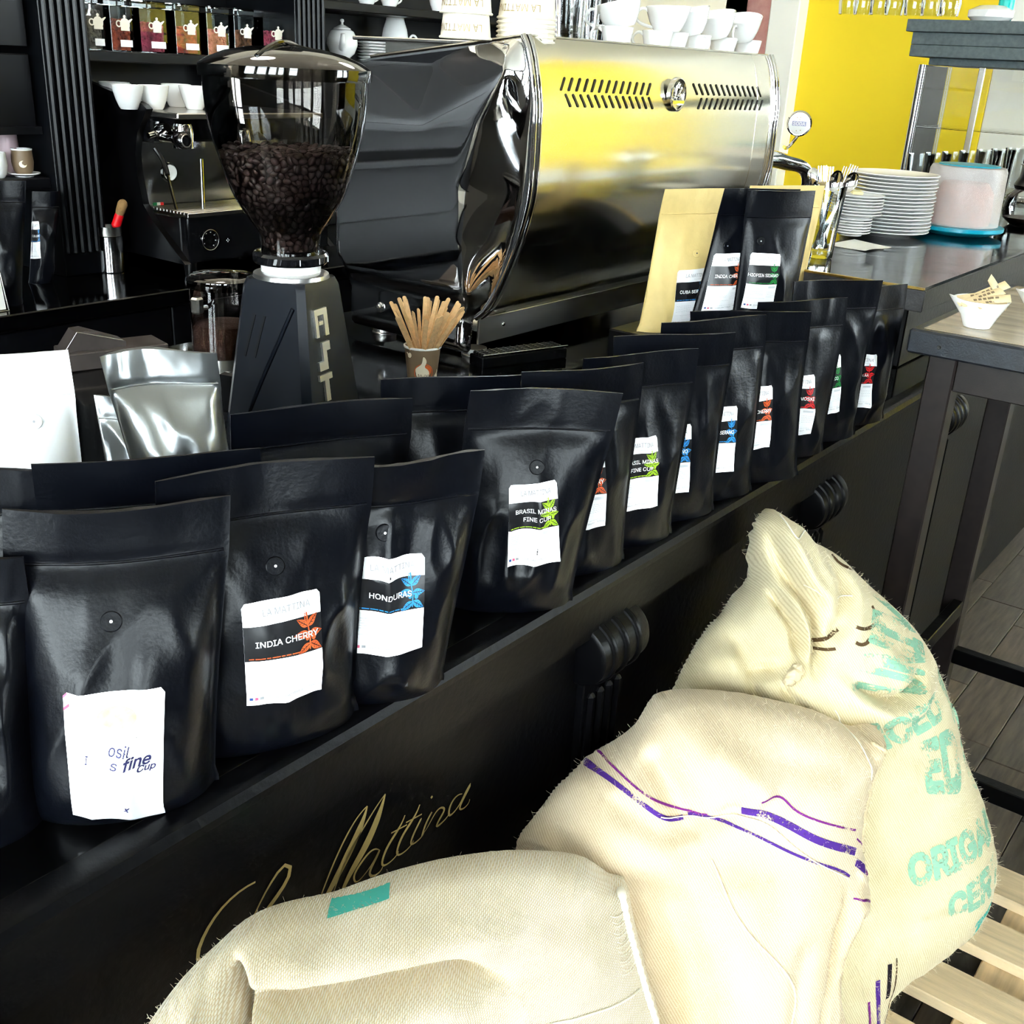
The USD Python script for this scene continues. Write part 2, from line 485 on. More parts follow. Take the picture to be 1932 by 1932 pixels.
let = thing('counter_lettering', 'gold script lettering La Mattina painted on the counter front panel', 'lettering', at(600, 1700, 1, PLY))
S = [('letter_l', [([(482, 1664), (455, 1680), (420, 1712), (392, 1752), (377, 1785), (373, 1808), (385, 1816), (410, 1806), (440, 1780), (465, 1752), (490, 1705), (520, 1652), (538, 1632), (547, 1634), (546, 1650), (530, 1680), (505, 1715), (480, 1745), (455, 1775), (470, 1790), (500, 1775)], [.004, .006, .009, .006, .003, .005, .009, .011, .004, .003])]),
     ('letter_a', [([(530, 1735), (505, 1752), (492, 1775), (500, 1783), (520, 1768), (540, 1738), (528, 1765), (535, 1775), (555, 1760)], [.002, .005, .004, .004, .006, .004])]),
     ('letter_m', [([(600, 1705), (625, 1640), (655, 1575), (680, 1535), (693, 1521)], [.002, .003, .003, .002]),
                   ([(693, 1521), (680, 1560), (655, 1615), (630, 1665), (612, 1698)], [.002, .012, .014, .012, .008]),
                   ([(628, 1688), (655, 1620), (690, 1555), (715, 1515), (727, 1498)], [.002, .003, .003, .002]),
                   ([(727, 1498), (712, 1545), (685, 1605), (660, 1650), (645, 1685)], [.002, .012, .014, .011, .006])])]
for nm, x0, y0, x1, y1 in (('letter_a', 664, 1668, 720, 1600),):
    S.append((nm, [([(716, 1604), (700, 1606), (680, 1630), (668, 1655), (672, 1664), (686, 1652), (702, 1630), (716, 1604)], [.002, .005, .006, .003, .003, .005]), ([(716, 1604), (704, 1630), (698, 1650), (706, 1652), (722, 1635)], [.004, .007, .005, .002])]))
for dx, dy in ((0, 0), (28, -20)):
    S.append(('letter_t', [([(764 + dx, 1538 + dy), (745 + dx, 1575 + dy), (725 + dx, 1612 + dy), (722 + dx, 1632 + dy), (734 + dx, 1628 + dy), (752 + dx, 1606 + dy)], [.003, .007, .007, .004, .002]), ([(738 + dx, 1572 + dy), (768 + dx, 1556 + dy)], [.003, .003])]))
S.append(('letter_i', [([(794, 1545), (780, 1575), (776, 1592), (786, 1588), (800, 1570)], [.005, .006, .004, .002]), ([(813, 1506), (816, 1502)], [.006, .006])]))
S.append(('letter_n', [([(815, 1532), (803, 1556), (796, 1578)], [.005, .006, .005]), ([(798, 1572), (815, 1545), (832, 1524), (838, 1526), (828, 1548), (824, 1558), (834, 1552), (846, 1536)], [.002, .003, .004, .006, .005, .002])]))
S.append(('letter_a', [([(872, 1498), (858, 1506), (848, 1526), (848, 1538), (860, 1528), (874, 1504), (888, 1478)], [.002, .005, .006, .003, .004, .003]), ([(886, 1482), (872, 1512), (868, 1526), (876, 1524), (886, 1508)], [.004, .006, .004, .002])]))
for nm, st in S:
    kw = {'letter_l': .55, 'letter_m': .85}.get(nm, .6)
    obj(nm, [ribbon(on_panel(p), [e * kw for e in w], 36) for p, w in st], 'gold_script', let, world=True)

# raised service counter on the right
sl = thing('service_counter', 'raised black counter end with worn metal edge carrying plates and cutlery', 'counter', (3.0, 1.2, LZ))
SZ, SX, SY = 1.10, 2.476, .73
obj('counter_top', bx(SX, 5.4, SY, 1.33, SZ - .05, SZ, .004), 'black_worktop', sl, world=True)
obj('counter_body', bx(SX + .06, 5.3, SY + .045, 1.30, LZ + .001, SZ - .05, .003), 'black_wood', sl, world=True)
obj('front_edge', bx(SX - .003, 5.4, SY - .004, SY + .001, SZ - .052, SZ - .004, .002), 'black_wood', sl, world=True)
obj('side_edge', bx(SX - .005, SX + .001, SY - .004, 1.33, SZ - .052, SZ - .003, .002), 'edge_worn', sl, world=True)
mat('gold_edge', (.62, .42, .12), .3, metal=1, var=.5, vscale=30)
obj('edge_trim', bx(SX - .006, SX + .004, SY, 1.33, SZ - .004, SZ + .0015, .001), 'gold_edge', sl, world=True)

# ------------------------------------------------------------------ coffee bags
BS = PchipInterpolator([0, .06, .16, .42, .62, .76, .81, .85, 1.0], [.76, .94, 1.0, .84, .52, .24, .07, .03, .02])


def tri_noise(u, s, seed, w, h):
    """sharp-edged creases: ridged noise in the bag's own sheet"""
    p = np.stack([u * w * 14, s * h * 11, np.full_like(u, seed * 3.7)], -1)
    a = 1 - np.abs(2 * meshkit.noise(p, seed) - 1)
    q = np.stack([(u * w * 9 + s * h * 9), (s * h * 9 - u * w * 6), np.full_like(u, seed * 1.3 + 9)], -1)
    b = 1 - np.abs(2 * meshkit.noise(q, seed + 5) - 1)
    p2 = np.stack([u * w * 40, s * h * 30, np.full_like(u, seed * 2.1)], -1)
    return .62 * a * a + .55 * b * b + .16 * meshkit.noise(p2, seed) - .55


def slant(t, b=False):
    m = txt(t, b); v = m.vertices.copy(); v[:, 0] += .28 * v[:, 1]; m.vertices = v
    return m


COL = {'INDIA CHERRY': 'orange', 'HONDURAS': 'blue', 'BRASIL MINAS|FINE CUP': 'green', 'CUBA SERANO': 'blue', 'PERU 2 MOSKE': 'red', 'MEXICO': 'dgreen', 'KENYA AA': 'red', 'HIOPIEN SIDAMO': 'dgreen'}


def leaf_shape():
    def leaf(x, y, L, W, deg):
        t = np.linspace(0, 1, 12)
        w = W * np.sin(PI * t ** .8) * (1 - .25 * t)
        up = np.stack([t * L, w], 1); dn = np.stack([t[::-1] * L, -w[::-1]], 1)
        p = Polygon(np.vstack([up, dn])).buffer(0)
        vein = LineString([(.08 * L, 0), (.9 * L, 0)]).buffer(.012)
        for k in (.3, .5, .7):
            vein = vein.union(LineString([(k * L, 0), ((k + .14) * L, .6 * W)]).buffer(.007)).union(LineString([(k * L, 0), ((k + .14) * L, -.6 * W)]).buffer(.007))
        return affinity.translate(affinity.rotate(p.difference(vein), deg, origin=(0, 0)), x, y)
    g = [leaf(.05, .62, .5, .12, 150), leaf(.05, .62, .5, .13, 40), leaf(.1, .4, .62, .13, 178), leaf(.1, .38, .5, .13, 5), leaf(.12, .1, .55, .12, 205), leaf(.12, .12, .5, .14, -28), leaf(.0, .7, .42, .07, 95),
         LineString([(.02, 1.0), (.06, .6), (.12, .3), (.1, -.05)]).buffer(.025), Point(.26, .26).buffer(.08), Point(.0, .27).buffer(.07)]
    return unary_union(g)


LEAF = flat(ext(leaf_shape(), .02))
LEAF = mk(*trimesh.remesh.subdivide_to_size(LEAF.vertices, LEAF.faces, .2))


class Bag:
    def __init__(s, name, label, cat_, TL, TR, BF, h=.285, d=.085, m='bag_black', z0=LZ, seed=1, wr=1.0, group=None, full=1.0, yaw=None, le0=-.012):
        if yaw is not None:                                # upright bag whose top is near eye level: measured on its own upright plane
            c = at(*BF, 2, z0); s.r = np.array([math.cos(yaw), math.sin(yaw), 0]); s.n = np.array([-s.r[1], s.r[0], 0])
            o_ = c + s.n * d / 2
            hit = lambda p: CAM + pray(*p) * (((o_ - CAM) @ s.n) / (pray(*p) @ s.n))
            a, b = hit(TL), hit(TR); h = (a[2] + b[2]) / 2 - z0; s.w = abs((b - a) @ s.r)
            a[2] = b[2] = z0 + h
        else:
            if not BF:
                h -= .03
            if BF:                                         # the height at which the bag leans only a little towards its front
                c_ = at(*BF, 2, z0)
                for _ in range(30):
                    a, b = at(*TL, 2, z0 + h), at(*TR, 2, z0 + h)
                    r = (b - a) / np.linalg.norm(b - a); n = np.array([-r[1], r[0], 0]); n = n if n @ FWD > 0 else -n
                    le = ((a + b) / 2 - c_) @ n - d / 2
                    h = float(np.clip(h + (le - le0) * .4, .22, .33))
            a, b = at(*TL, 2, z0 + h), at(*TR, 2, z0 + h)
            r = b - a; s.w = np.linalg.norm(r); s.r = r / s.w
            n = np.array([-s.r[1], s.r[0], 0]); s.n = n if n @ FWD > 0 else -n
            c = at(*BF, 2, z0) if BF else (a + b) / 2 - np.array([0, 0, h]) - s.n * (d / 2 - .015)
        s.base = c + s.n * d / 2
        s.top = (a + b) / 2
        s.h, s.d, s.seed, s.wr, s.full = h, d, seed, wr, full
        s.lean = s.top - s.base - np.array([0, 0, h])
        print('%-34s w=%.3f lean=(%.3f %.3f) yaw=%.0f base=%s h=%s' % (label[:34], s.w, s.lean @ s.r, s.lean @ s.n, math.degrees(math.atan2(s.r[1], s.r[0])), np.round(s.base, 2), round(h,3)))
        s.t = thing(name, label, cat_, s.base, 0, group)
        nu, ns = 45, 57
        u = np.linspace(-1, 1, nu); v = np.linspace(0, 1, ns)
        U, V = np.meshgrid(u, v, indexing='ij')
        F, B = s.surf(U, V, -1), s.surf(U, V, 1)
        s.F, s.U, s.V = F, U, V
        vs = np.vstack([F.reshape(-1, 3), B.reshape(-1, 3)])
        N = nu * ns
        f = [grid_faces(nu, ns), grid_faces(nu, ns, flip=True) + N]
        q = []
        for i in range(nu - 1):                            # bottom and top strips
            for j, fl_ in ((0, 1), (ns - 1, 0)):
                A, Bq = i * ns + j, (i + 1) * ns + j
                t2 = [(A, Bq, Bq + N), (A, Bq + N, A + N)]
                q += [x[::-1] for x in t2] if fl_ else t2
        for j in range(ns - 1):
            for i, fl_ in ((0, 0), (nu - 1, 1)):
                A, Bq = i * ns + j, i * ns + j + 1
                t2 = [(A, Bq, Bq + N), (A, Bq + N, A + N)]
                q += [x[::-1] for x in t2] if fl_ else t2
        mesh = mk(vs, np.vstack(f + [np.array(q)]))
        if mesh.volume < 0:
            mesh.invert()
        obj('pouch', mesh, m, s.t, world=True, smooth=38)
        # heat-sealed zip line: a fine raised ridge over the front
        ridge = s.surf(np.linspace(-.95, .95, 40), np.full(40, .83), -1) - s.n * .0008
        obj('zip_line', tube(ridge, .0013, 6), m, s.t, world=True)
        s.inv = None

    def surf(s, U, V, side):
        U, V = np.asarray(U, float), np.asarray(V, float)
        B = BS(V) * s.full
        e = np.clip(1 - (np.abs(U) / .93) ** 2.3, 0, 1) ** .62
        y = side * (.0011 + s.d / 2 * B * e)
        wk = tri_noise(U, V, s.seed + (7 if side > 0 else 0), s.w, s.h)
        mask = np.clip(e * 1.6, 0, 1) * np.clip(.25 + 1.1 * B, 0, 1) * np.clip(V / .12, 0, 1) * (1 - np.exp(-((V - .83) / .02) ** 2))
        y = y + side * wk * .014 * s.wr * mask
        y = np.where(side < 0, np.minimum(y, -.001), np.maximum(y, .001))
        bend = .010 * s.wr * np.sin(U * 2.2 + s.seed) * np.clip((V - .5) / .5, 0, 1) ** 1.5       # the free top waves a little
        half = s.w / 2 * (1 - .085 * np.clip(B, 0, 1) * np.sqrt(np.clip(V / .05, .4, 1)))
        ztop = .006 * s.wr * np.sin(U * 3 + s.seed * 2) * np.clip((V - .75) / .25, 0, 1)
        return s.base + V[..., None] * s.lean + (V * s.h + ztop * 0)[..., None] * np.array([0, 0, 1.0]) + (half * U)[..., None] * s.r + (y + bend)[..., None] * s.n

    def uv_of(s, px):
        if s.inv is None:
            P = proj(s.F).reshape(-1, 2)
            c = proj(s.F.mean((0, 1)))
            s.inv = LinearNDInterpolator(P, np.stack([s.U.ravel(), s.V.ravel()], 1))
        r = s.inv(np.array([px], float))[0]
        if np.isnan(r).any():
            k = np.argmin(((proj(s.F).reshape(-1, 2) - np.array(px)) ** 2).sum(1))
            r = np.array([s.U.ravel()[k], s.V.ravel()[k]])
        return r

    def valve(s, px, dot='valve_dot'):
        u, v = s.uv_of(px)
        p = s.surf(np.array(u), np.array(v), -1)
        tang = s.surf(np.array(u), np.array(v + .02), -1) - p; tang /= np.linalg.norm(tang)
        nn = np.cross(s.r, tang); nn = nn if nn @ s.n < 0 else -nn
        R = np.stack([s.r, np.cross(nn, s.r), nn], 1)
        o = obj('valve', xf(lathe([(0, .0012), (.008, .0012), (.0088, .0006), (.009, -.001), (0, -.001)], 24), R, p + nn * .0004), str(s.pm), s.t, world=True)
        obj('valve_hole', xf(lathe([(0, .0016), (.0012, .0016), (.0012, .0011), (0, .0011)], 12), R, p + nn * .0004), dot, o, world=False) if False else None
        obj('valve_hole', xf(lathe([(0, .0021), (.0014, .0021), (.0014, .001), (0, .001)], 12), R, p + nn * .0004 - s.t.loc), dot, o)

    pm = 'bag_black'

    def sticker(s, q, name, mx=None, hand=False):
        """a printed label whose corners (top left, top right, bottom right, bottom left) lie at q on the bag's front"""
        k = np.array([s.uv_of(p) for p in q])

        def put(a, b, lift):
            a, b = np.asarray(a, float), np.asarray(b, float)
            w = np.stack([(1 - a) * (1 - b), a * (1 - b), a * b, (1 - a) * b], -1) @ k
            return s.surf(w[..., 0], w[..., 1], -1) - s.n * lift - s.t.loc
        s.put = put

        def sheet(a0, a1, b0, b1, lift, na=20, nb=26, corner=0):
            A, B = np.meshgrid(np.linspace(a0, a1, na), np.linspace(b0, b1, nb), indexing='ij')
            if corner:
                A2 = A.copy()
                for ca, cbb in ((a0, b0), (a1, b0)):
                    dA, dB = np.abs(A - ca), np.abs(B - cbb)
                    m_ = dB < corner
                    ins = corner * 1.4 * (1 - np.sqrt(np.clip(1 - (1 - dB / corner) ** 2, 0, 1)))
                    A2 = np.where(m_, np.where(ca == a0, np.maximum(A2, a0 + ins), np.minimum(A2, a1 - ins)), A2)
                A = A2
            f = grid_faces(na, nb)
            m = mk(put(A, B, lift).reshape(-1, 3), f)
            if (m.face_normals @ s.n).mean() > 0:
                m.invert()
            return m

        def lay(m, a0, a1, b0, b1, lift, keep=False):
            """flat print m (unit height) into the box a0..a1, b0 (top) .. b1 (bottom) of the label"""
            m = flat(m) if m.face_normals[:, 2].std() > .01 else m
            v, f = trimesh.remesh.subdivide_to_size(m.vertices, m.faces, max(np.ptp(m.vertices[:, 0]) / 8, .5))
            lo, hi = m.bounds
            a = a0 + (v[:, 0] - lo[0]) / (hi[0] - lo[0]) * (a1 - a0)
            b = b1 - (v[:, 1] - lo[1]) / (hi[1] - lo[1]) * (b1 - b0)
            m2 = mk(put(a, b, lift), f)
            if (m2.face_normals @ s.n).mean() > 0:
                m2.invert()
            return m2
        lb = obj('label', sheet(0, 1, 0, 1, .0009, corner=.03), 'label_white', s.t, smooth=True)
        if hand:
            obj('handwriting', [lay(slant('osil'), .43, .65, .355, .44, .0014), lay(slant('s'), .44, .52, .48, .53, .0014), lay(slant('fine', True), .58, .87, .445, .54, .0014), lay(slant('Cup', True), .72, .92, .535, .60, .0014), lay(slant('I'), .18, .215, .455, .52, .0014), lay(slant('x', True), .57, .64, .82, .865, .0014)], 'ink_pen', lb, kind='stuff')
            obj('yellow_smudge', [lay(flat(ext(Point(0, 0).buffer(1), .02)), .33, .72, .10, .25, .0014)], 'print_yellow_mark', lb)
            obj('red_mark', [lay(flat(ext(Polygon([(0, 0), (1, 1), (1, 1.5), (0, .5)]), .02)), .0, .06, .07, .13, .0014), lay(flat(ext(Polygon([(0, 0), (1, 1), (1, 1.5), (0, .5)]), .02)), .0, .04, .0, .045, .0014)], 'print_pink', lb)
            return lb
        col = 'print_' + COL[name]
        hb, bb = .215, .55
        obj('colour_band', sheet(0, 1, hb, bb, .0013), 'label_dark', lb, smooth=True)
        obj('brand_lettering', [lay(txt('LA MATTINA'), .25, .86, .075, .135, .0014)], 'ink_grey', lb)
        obj('leaf_print', [lay(LEAF, .62, 1.0, .15, .545, .0017)], col, lb)
        lines = name.split('|')
        if len(lines) == 2:
            nm = [lay(txt(lines[0], True), .14, .96, .30, .355, .002), lay(txt(lines[1], True), .30, .84, .405, .46, .002)]
        else:
            L = len(name)
            a1 = .95 if L > 11 else .90 if L > 8 else .82
            a0 = {'HONDURAS': .24, 'MEXICO': .36, 'KENYA AA': .28, 'INDIA CHERRY': .13, 'CUBA SERANO': .12, 'PERU 2 MOSKE': .10, 'HIOPIEN SIDAMO': .0}[name]
            nm = [lay(txt(name, True), a0, a1, .355, .415, .002)]
        obj('name_lettering', nm, 'ink_white', lb)
        rn = random.Random(s.seed)

        def dashes(a0, a1, b, hgt, lift, lo=.02, hi=.07):
            out, a = [], a0
            while a < a1 - .015:
                e = min(a + rn.uniform(lo, hi), a1)
                out.append(sheet(a, e, b, b + hgt, lift, 3, 2))
                a = e + .014
            return out
        obj('tagline', dashes(.05, .72, .522, .011, .0017, .04, .13), col, lb)
        fp = []
        for kq in range(5):
            fp += dashes(.06, .52, .63 + kq * .026, .006, .0013)
            fp += dashes(.64, .96, .675 + kq * .026, .006, .0013)
        fp += dashes(.06, .62, .80, .006, .0013) + dashes(.30, .90, .885, .006, .0013) + dashes(.50, .84, .165, .006, .0013)
        obj('fine_print', fp, 'ink_light', lb, kind='stuff')
        obj('weight_and_web', [lay(txt('500 g'), .82, .96, .905, .935, .0014), lay(txt('WWW.LAMATTINA.AT'), .27, .76, .917, .938, .0014)], 'ink_grey', lb)
        obj('date_stamp', [sheet(.68, .94, .585, .62, .0012, 4, 3)], 'ink_light', lb)
        obj('icon', sheet(.035, .075, .915, .943, .0014, 3, 3), 'print_icon_blue', lb)
        obj('icon', sheet(.10, .14, .915, .943, .0014, 3, 3), 'print_pink', lb)
        obj('icon', sheet(.165, .215, .915, .940, .0014, 3, 3), 'ink_grey', lb)
        return lb


RZ = 1.01
rs = solo('riser_box', bx(1.93, 2.44, .93, 1.20, LZ + .001, RZ, .003), 'black_wood', 'low black riser box under the back group of coffee bags', 'box')
FR = 'black coffee bags along the front of the ledge'


def bagset():
    B = lambda *a, **k: Bag('coffee_bag', *a, **k)
    # front row, left to right
    b = B('black coffee bag without label, leftmost on the ledge and cut by the picture edge', 'coffee bag', (-300, 1052), (50, 1036), (-90, 1640), seed=3, wr=1.6, h=.27, d=.12, le0=.045)
    b = B('black coffee bag with a plain white handwritten label', 'coffee bag', (2, 964), (436, 943), (215, 1572), seed=5, wr=1.3, h=.29, d=.12, le0=.03)
    b.sticker([(118, 1303), (312, 1293), (312, 1532), (138, 1536)], '', hand=True); b.valve((210, 1173))
    b = B('black coffee bag with orange India Cherry label, between the handwritten and the Honduras bags', 'coffee bag', (290, 905), (702, 857), (528, 1424), seed=8, wr=1.0, h=.29, d=.09, le0=.0)
    b.sticker([(453, 1140), (602, 1108), (606, 1300), (465, 1331)], 'INDIA CHERRY'); b.valve((519, 1068))
    b = B('black coffee bag with blue Honduras label', 'coffee bag', (640, 872), (922, 858), (728, 1336), seed=12, wr=1.5, h=.285, d=.085)
    b.sticker([(664, 1052), (801, 1043), (796, 1220), (658, 1232)], 'HONDURAS'); b.valve((726, 1005))
    b = B('black coffee bag with lime green Brasil Minas label, just right of the Honduras bag', 'coffee bag', (887, 734), (1174, 740), (960, 1163), seed=14, wr=1.0, h=.29, d=.085)
    b.sticker([(960, 915), (1050, 904), (1057, 1058), (957, 1070)], 'BRASIL MINAS|FINE CUP'); b.valve((1013, 882))
    b = B('black coffee bag with red-orange India Cherry label, half hidden between the two Brasil Minas bags', 'coffee bag', (988, 704), (1216, 685), (1102, 1090), seed=17, wr=.7, d=.066)
    b.sticker([(1058, 863), (1139, 848), (1141, 991), (1052, 1009)], 'INDIA CHERRY')
    b = B('black coffee bag with lime green Brasil Minas label, right of the red-orange India Cherry bag', 'coffee bag', (1097, 674), (1322, 659), (1190, 1037), seed=19, wr=.7, d=.066)
    b.sticker([(1167, 829), (1239, 820), (1240, 954), (1155, 966)], 'BRASIL MINAS|FINE CUP'); b.valve((1183, 791))
    b = B('black coffee bag with blue Cuba Serano label, left one of two', 'coffee bag', (1162, 637), (1383, 625), (1270, 988), seed=22, wr=.8, d=.06)
    b.sticker([(1238, 804), (1304, 799), (1299, 928), (1226, 936)], 'CUBA SERANO')
    b = B('black coffee bag with blue Cuba Serano label, right one of two', 'coffee bag', (1244, 607), (1452, 596), (1347, 949), seed=25, wr=.9, d=.06)
    b.sticker([(1335, 768), (1391, 765), (1384, 889), (1321, 894)], 'CUBA SERANO')
    b = B('black coffee bag with orange label showing only RRY, left of the Peru bag', 'coffee bag', (1305, 589), (1526, 586), (1425, 914), seed=28, wr=.8, d=.06)
    b.sticker([(1400, 733), (1457, 726), (1451, 843), (1385, 856)], 'INDIA CHERRY')
    b = B('black coffee bag with red Peru label', 'coffee bag', (1428, 569), (1605, 563), (1492, 868), seed=31, wr=.8, d=.06)
    b.sticker([(1484, 710), (1537, 706), (1529, 818), (1467, 823)], 'PERU 2 MOSKE')
    b = B('black coffee bag with dark green Mexico label', 'coffee bag', (1500, 532), (1660, 527), (1560, 836), seed=34, wr=.8, d=.06)
    b.sticker([(1549, 676), (1586, 668), (1583, 776), (1533, 784)], 'MEXICO')
    b = B('black coffee bag with red Kenya label, rightmost of the front row', 'coffee bag', (1560, 545), (1718, 537), (1615, 806), seed=37, wr=.8, d=.06)
    b.sticker([(1595, 669), (1655, 668), (1642, 770), (1582, 768)], 'KENYA AA'); b.valve((1626, 624))
    # second row
    B('black coffee bag behind the handwritten one, its bluish top edge at the left picture edge', 'coffee bag', (-90, 890), (263, 887), None, seed=41, wr=.8)
    B('black coffee bag whose top edge shows below the silver bag', 'coffee bag', (58, 876), (492, 848), None, seed=43, wr=.5, h=.30)
    B('black coffee bag standing in front of the coffee grinder', 'coffee bag', (431, 778), (778, 751), None, seed=45, wr=.9)
    B('black coffee bag standing in front of the cup of wooden stirrers', 'coffee bag', (720, 718), (981, 705), None, seed=47, wr=.6)
    # group at the back, in front of the big machine
    b = Bag('kraft_coffee_bag', 'pale kraft coffee bag with blue Cuba Serano label, left of the group', 'coffee bag', (1252, 360), (1400, 352), (1290, 628), seed=51, yaw=-.45, z0=RZ, wr=.5, m='bag_kraft', d=.075)
    b.pm = 'bag_kraft'; b.sticker([(1278, 510), (1336, 504), (1322, 610), (1264, 616)], 'CUBA SERANO'); b.valve((1314, 478), 'ink_black')
    b = B('black coffee bag with orange India Cherry label, beside the left kraft bag', 'coffee bag', (1370, 352), (1506, 360), (1372, 644), seed=53, yaw=-.5, z0=RZ, wr=.7, d=.07)
    b.sticker([(1347, 478), (1407, 477), (1388, 583), (1322, 588)], 'INDIA CHERRY'); b.valve((1372, 464))
    b = B('black coffee bag with dark green Sidamo label, beside the right kraft bag', 'coffee bag', (1414, 354), (1540, 365), (1448, 650), seed=55, yaw=-.55, z0=RZ, wr=.7, d=.07)
    b.sticker([(1416, 476), (1473, 479), (1457, 582), (1397, 580)], 'HIOPIEN SIDAMO'); b.valve((1435, 455))
    b = Bag('kraft_coffee_bag', 'pale kraft coffee bag behind the Sidamo bag, right of the group', 'coffee bag', (1414, 343), (1556, 357), (1462, 588), seed=57, yaw=-.5, z0=RZ, wr=.5, m='bag_kraft', d=.07)
    b.pm = 'bag_kraft'
    b.sticker([(1440, 478), (1494, 482), (1478, 590), (1424, 588)], 'CUBA SERANO')


bagset()
wb = Bag('white_bag', 'large plain white coffee bag at the left end', 'coffee bag', (-190, 705), (126, 634), (60, 1160), yaw=-.5, d=.13, seed=61, wr=.6, m='bag_white'); wb.pm = 'bag_white'; wb.valve((64, 796), 'ink_grey')
sb = Bag('silver_bag', 'opened silver foil bag with crumpled top beside the grinder', 'foil bag', (188, 678), (398, 652), (392, 1030), yaw=-.4, d=.10, seed=65, wr=2.8, m='bag_silver')
Bag('silver_bag', 'blue-tinted silver foil bag peeping out between the white bag and the opened foil bag', 'foil bag', (180, 742), (275, 752), (262, 985), yaw=-.4, d=.06, seed=67, wr=1.8, m='bag_silver')

# ------------------------------------------------------------------ coffee sacks on the pallet
def burlap(name, base, gap, period, twill):
    w = 2 * PI / (20 * period)
    n = {'tc': ('texture_coordinate', {}), 'mp': ('mapping', dict(rotation=(0, 0, .5 if twill else .12))),
         'nz': ('noise_texture', dict(scale=9.0, detail=3.0)), 'nf': ('noise_texture', dict(scale=420.0, detail=2.0)),
         'wu': ('wave_texture', dict(wave_type='bands', bands_direction='x', scale=w, distortion=1.2, detail=1.0, detail_scale=.6)),
         'wv': ('wave_texture', dict(wave_type='bands', bands_direction='y', scale=w, distortion=1.2, detail=1.0, detail_scale=.6)),
         'mu': ('math', dict(math_type='multiply')), 'ad': ('math', dict(math_type='add')),
         'r': ('rgb_ramp', dict(ramp=[(0, gap), (.10 if not twill else .06, gap), (.30, base), (1, base)])),
         'r2': ('rgb_ramp', dict(ramp=[(.3, (.86, .83, .76)), (.65, (1, 1, 1))])),
         'mx': ('mix', dict(mix_type='multiply', fac=1.0)), 'b': ('bump', dict(strength=.4 if twill else .55, distance=.0012)),
         'p': ('principled_bsdf', dict(roughness=.95, specular_ior_level=.08, sheen_weight=.15))}
    l = [('tc.UV', 'mp.vector'), ('mp.vector', 'wu.vector'), ('mp.vector', 'wv.vector'), ('mp.vector', 'nz.vector'), ('mp.vector', 'nf.vector')]
    if twill:
        l += [('wu.fac', 'mu.value1'), ('nf.fac', 'mu.value2')]
    else:
        l += [('wu.fac', 'mu.value1'), ('wv.fac', 'mu.value2')]
    n['ad'][1]['value2'] = 0.0
    l += [('mu.value', 'ad.value1'), ('ad.value', 'r.fac'), ('ad.value', 'b.height'), ('nz.fac', 'r2.fac'), ('r.color', 'mx.color1'), ('r2.color', 'mx.color2'), ('mx.color', 'p.base_color'), ('b.normal', 'p.normal')]
    MATS[name] = usdkit.material(stage, '/World/Looks/' + name, n, l, surface='p.BSDF')


burlap('burlap_cream', (.95, .92, .84), (.70, .57, .38), .0026, False)
burlap('burlap_tan', (.82, .69, .50), (.68, .53, .35), .0030, True)
burlap('burlap_straw', (.79, .70, .47), (.65, .55, .34), .0032, True)


def cloth_paint(name, col, thr=.47, scale=260.0):
    MATS[name] = usdkit.material(stage, '/World/Looks/' + name, {
        'tc': ('texture_coordinate', {}), 'n': ('noise_texture', dict(scale=scale, detail=3.0)), 'n2': ('noise_texture', dict(scale=22.0, detail=3.0)), 'a': ('math', dict(math_type='multiply_add', value2=.6)),
        'r': ('rgb_ramp', dict(ramp=[(thr - .06, (0, 0, 0)), (thr + .05, (1, 1, 1))])), 'd': ('principled_bsdf', dict(base_color=col, roughness=.95, specular_ior_level=.05)),
        't': ('transparent_bsdf', {}), 'm': ('mix_closure', {})},
        [('tc.object', 'n.vector'), ('tc.object', 'n2.vector'), ('n.fac', 'a.value1'), ('n2.fac', 'a.value3'), ('a.value', 'r.fac'), ('r.color', 'm.fac'), ('t.BSDF', 'm.closure1'), ('d.BSDF', 'm.closure2')], surface='m.closure')


cloth_paint('paint_green', (.27, .50, .35), .78)
cloth_paint('paint_teal', (.08, .46, .38), .68)
cloth_paint('paint_purple', (.085, .03, .25), .70, 420)
cloth_paint('paint_plum', (.20, .03, .22), .68, 420)
cloth_paint('paint_dark', (.10, .06, .03), .74, 300)
cloth_paint('paint_black', (.02, .015, .02), .62, 300)
mat('fibre', (.86, .76, .56), .9)
mat('thread', (.9, .85, .72), .8)


def seg_dist(P, pts):
    """distance and side of points P (...,2) to a polyline; side > 0 on its left as drawn (image y down)"""
    best = np.full(P.shape[:-1], 1e9); side = np.zeros(P.shape[:-1]); tt = np.zeros(P.shape[:-1])
    L = len(pts) - 1
    for i in range(L):
        a, b = np.array(pts[i], float), np.array(pts[i + 1], float)
        ab = b - a
        t = np.clip(((P - a) @ ab) / (ab @ ab), 0, 1)
        q = P - a - t[..., None] * ab
        d = np.sqrt((q ** 2).sum(-1))
        s = np.sign(ab[1] * (P[..., 0] - a[0]) - ab[0] * (P[..., 1] - a[1]))
        m = d < best
        best[m], side[m], tt[m] = d[m], s[m], (i + t[m]) / L
    return best, side, tt


def smooth_poly(pts, k=4):
    p = np.array(list(pts) + [pts[0]], float)
    d = np.r_[0, np.cumsum(np.linalg.norm(np.diff(p, axis=0), axis=1))]
    c = CubicSpline(d, p, bc_type='periodic')
    lin = np.stack([np.interp(np.linspace(0, d[-1], k * len(p)), d, p[:, i]) for i in (0, 1)], 1)
    cub = c(np.linspace(0, d[-1], k * len(p)))
    return .6 * cub + .4 * lin


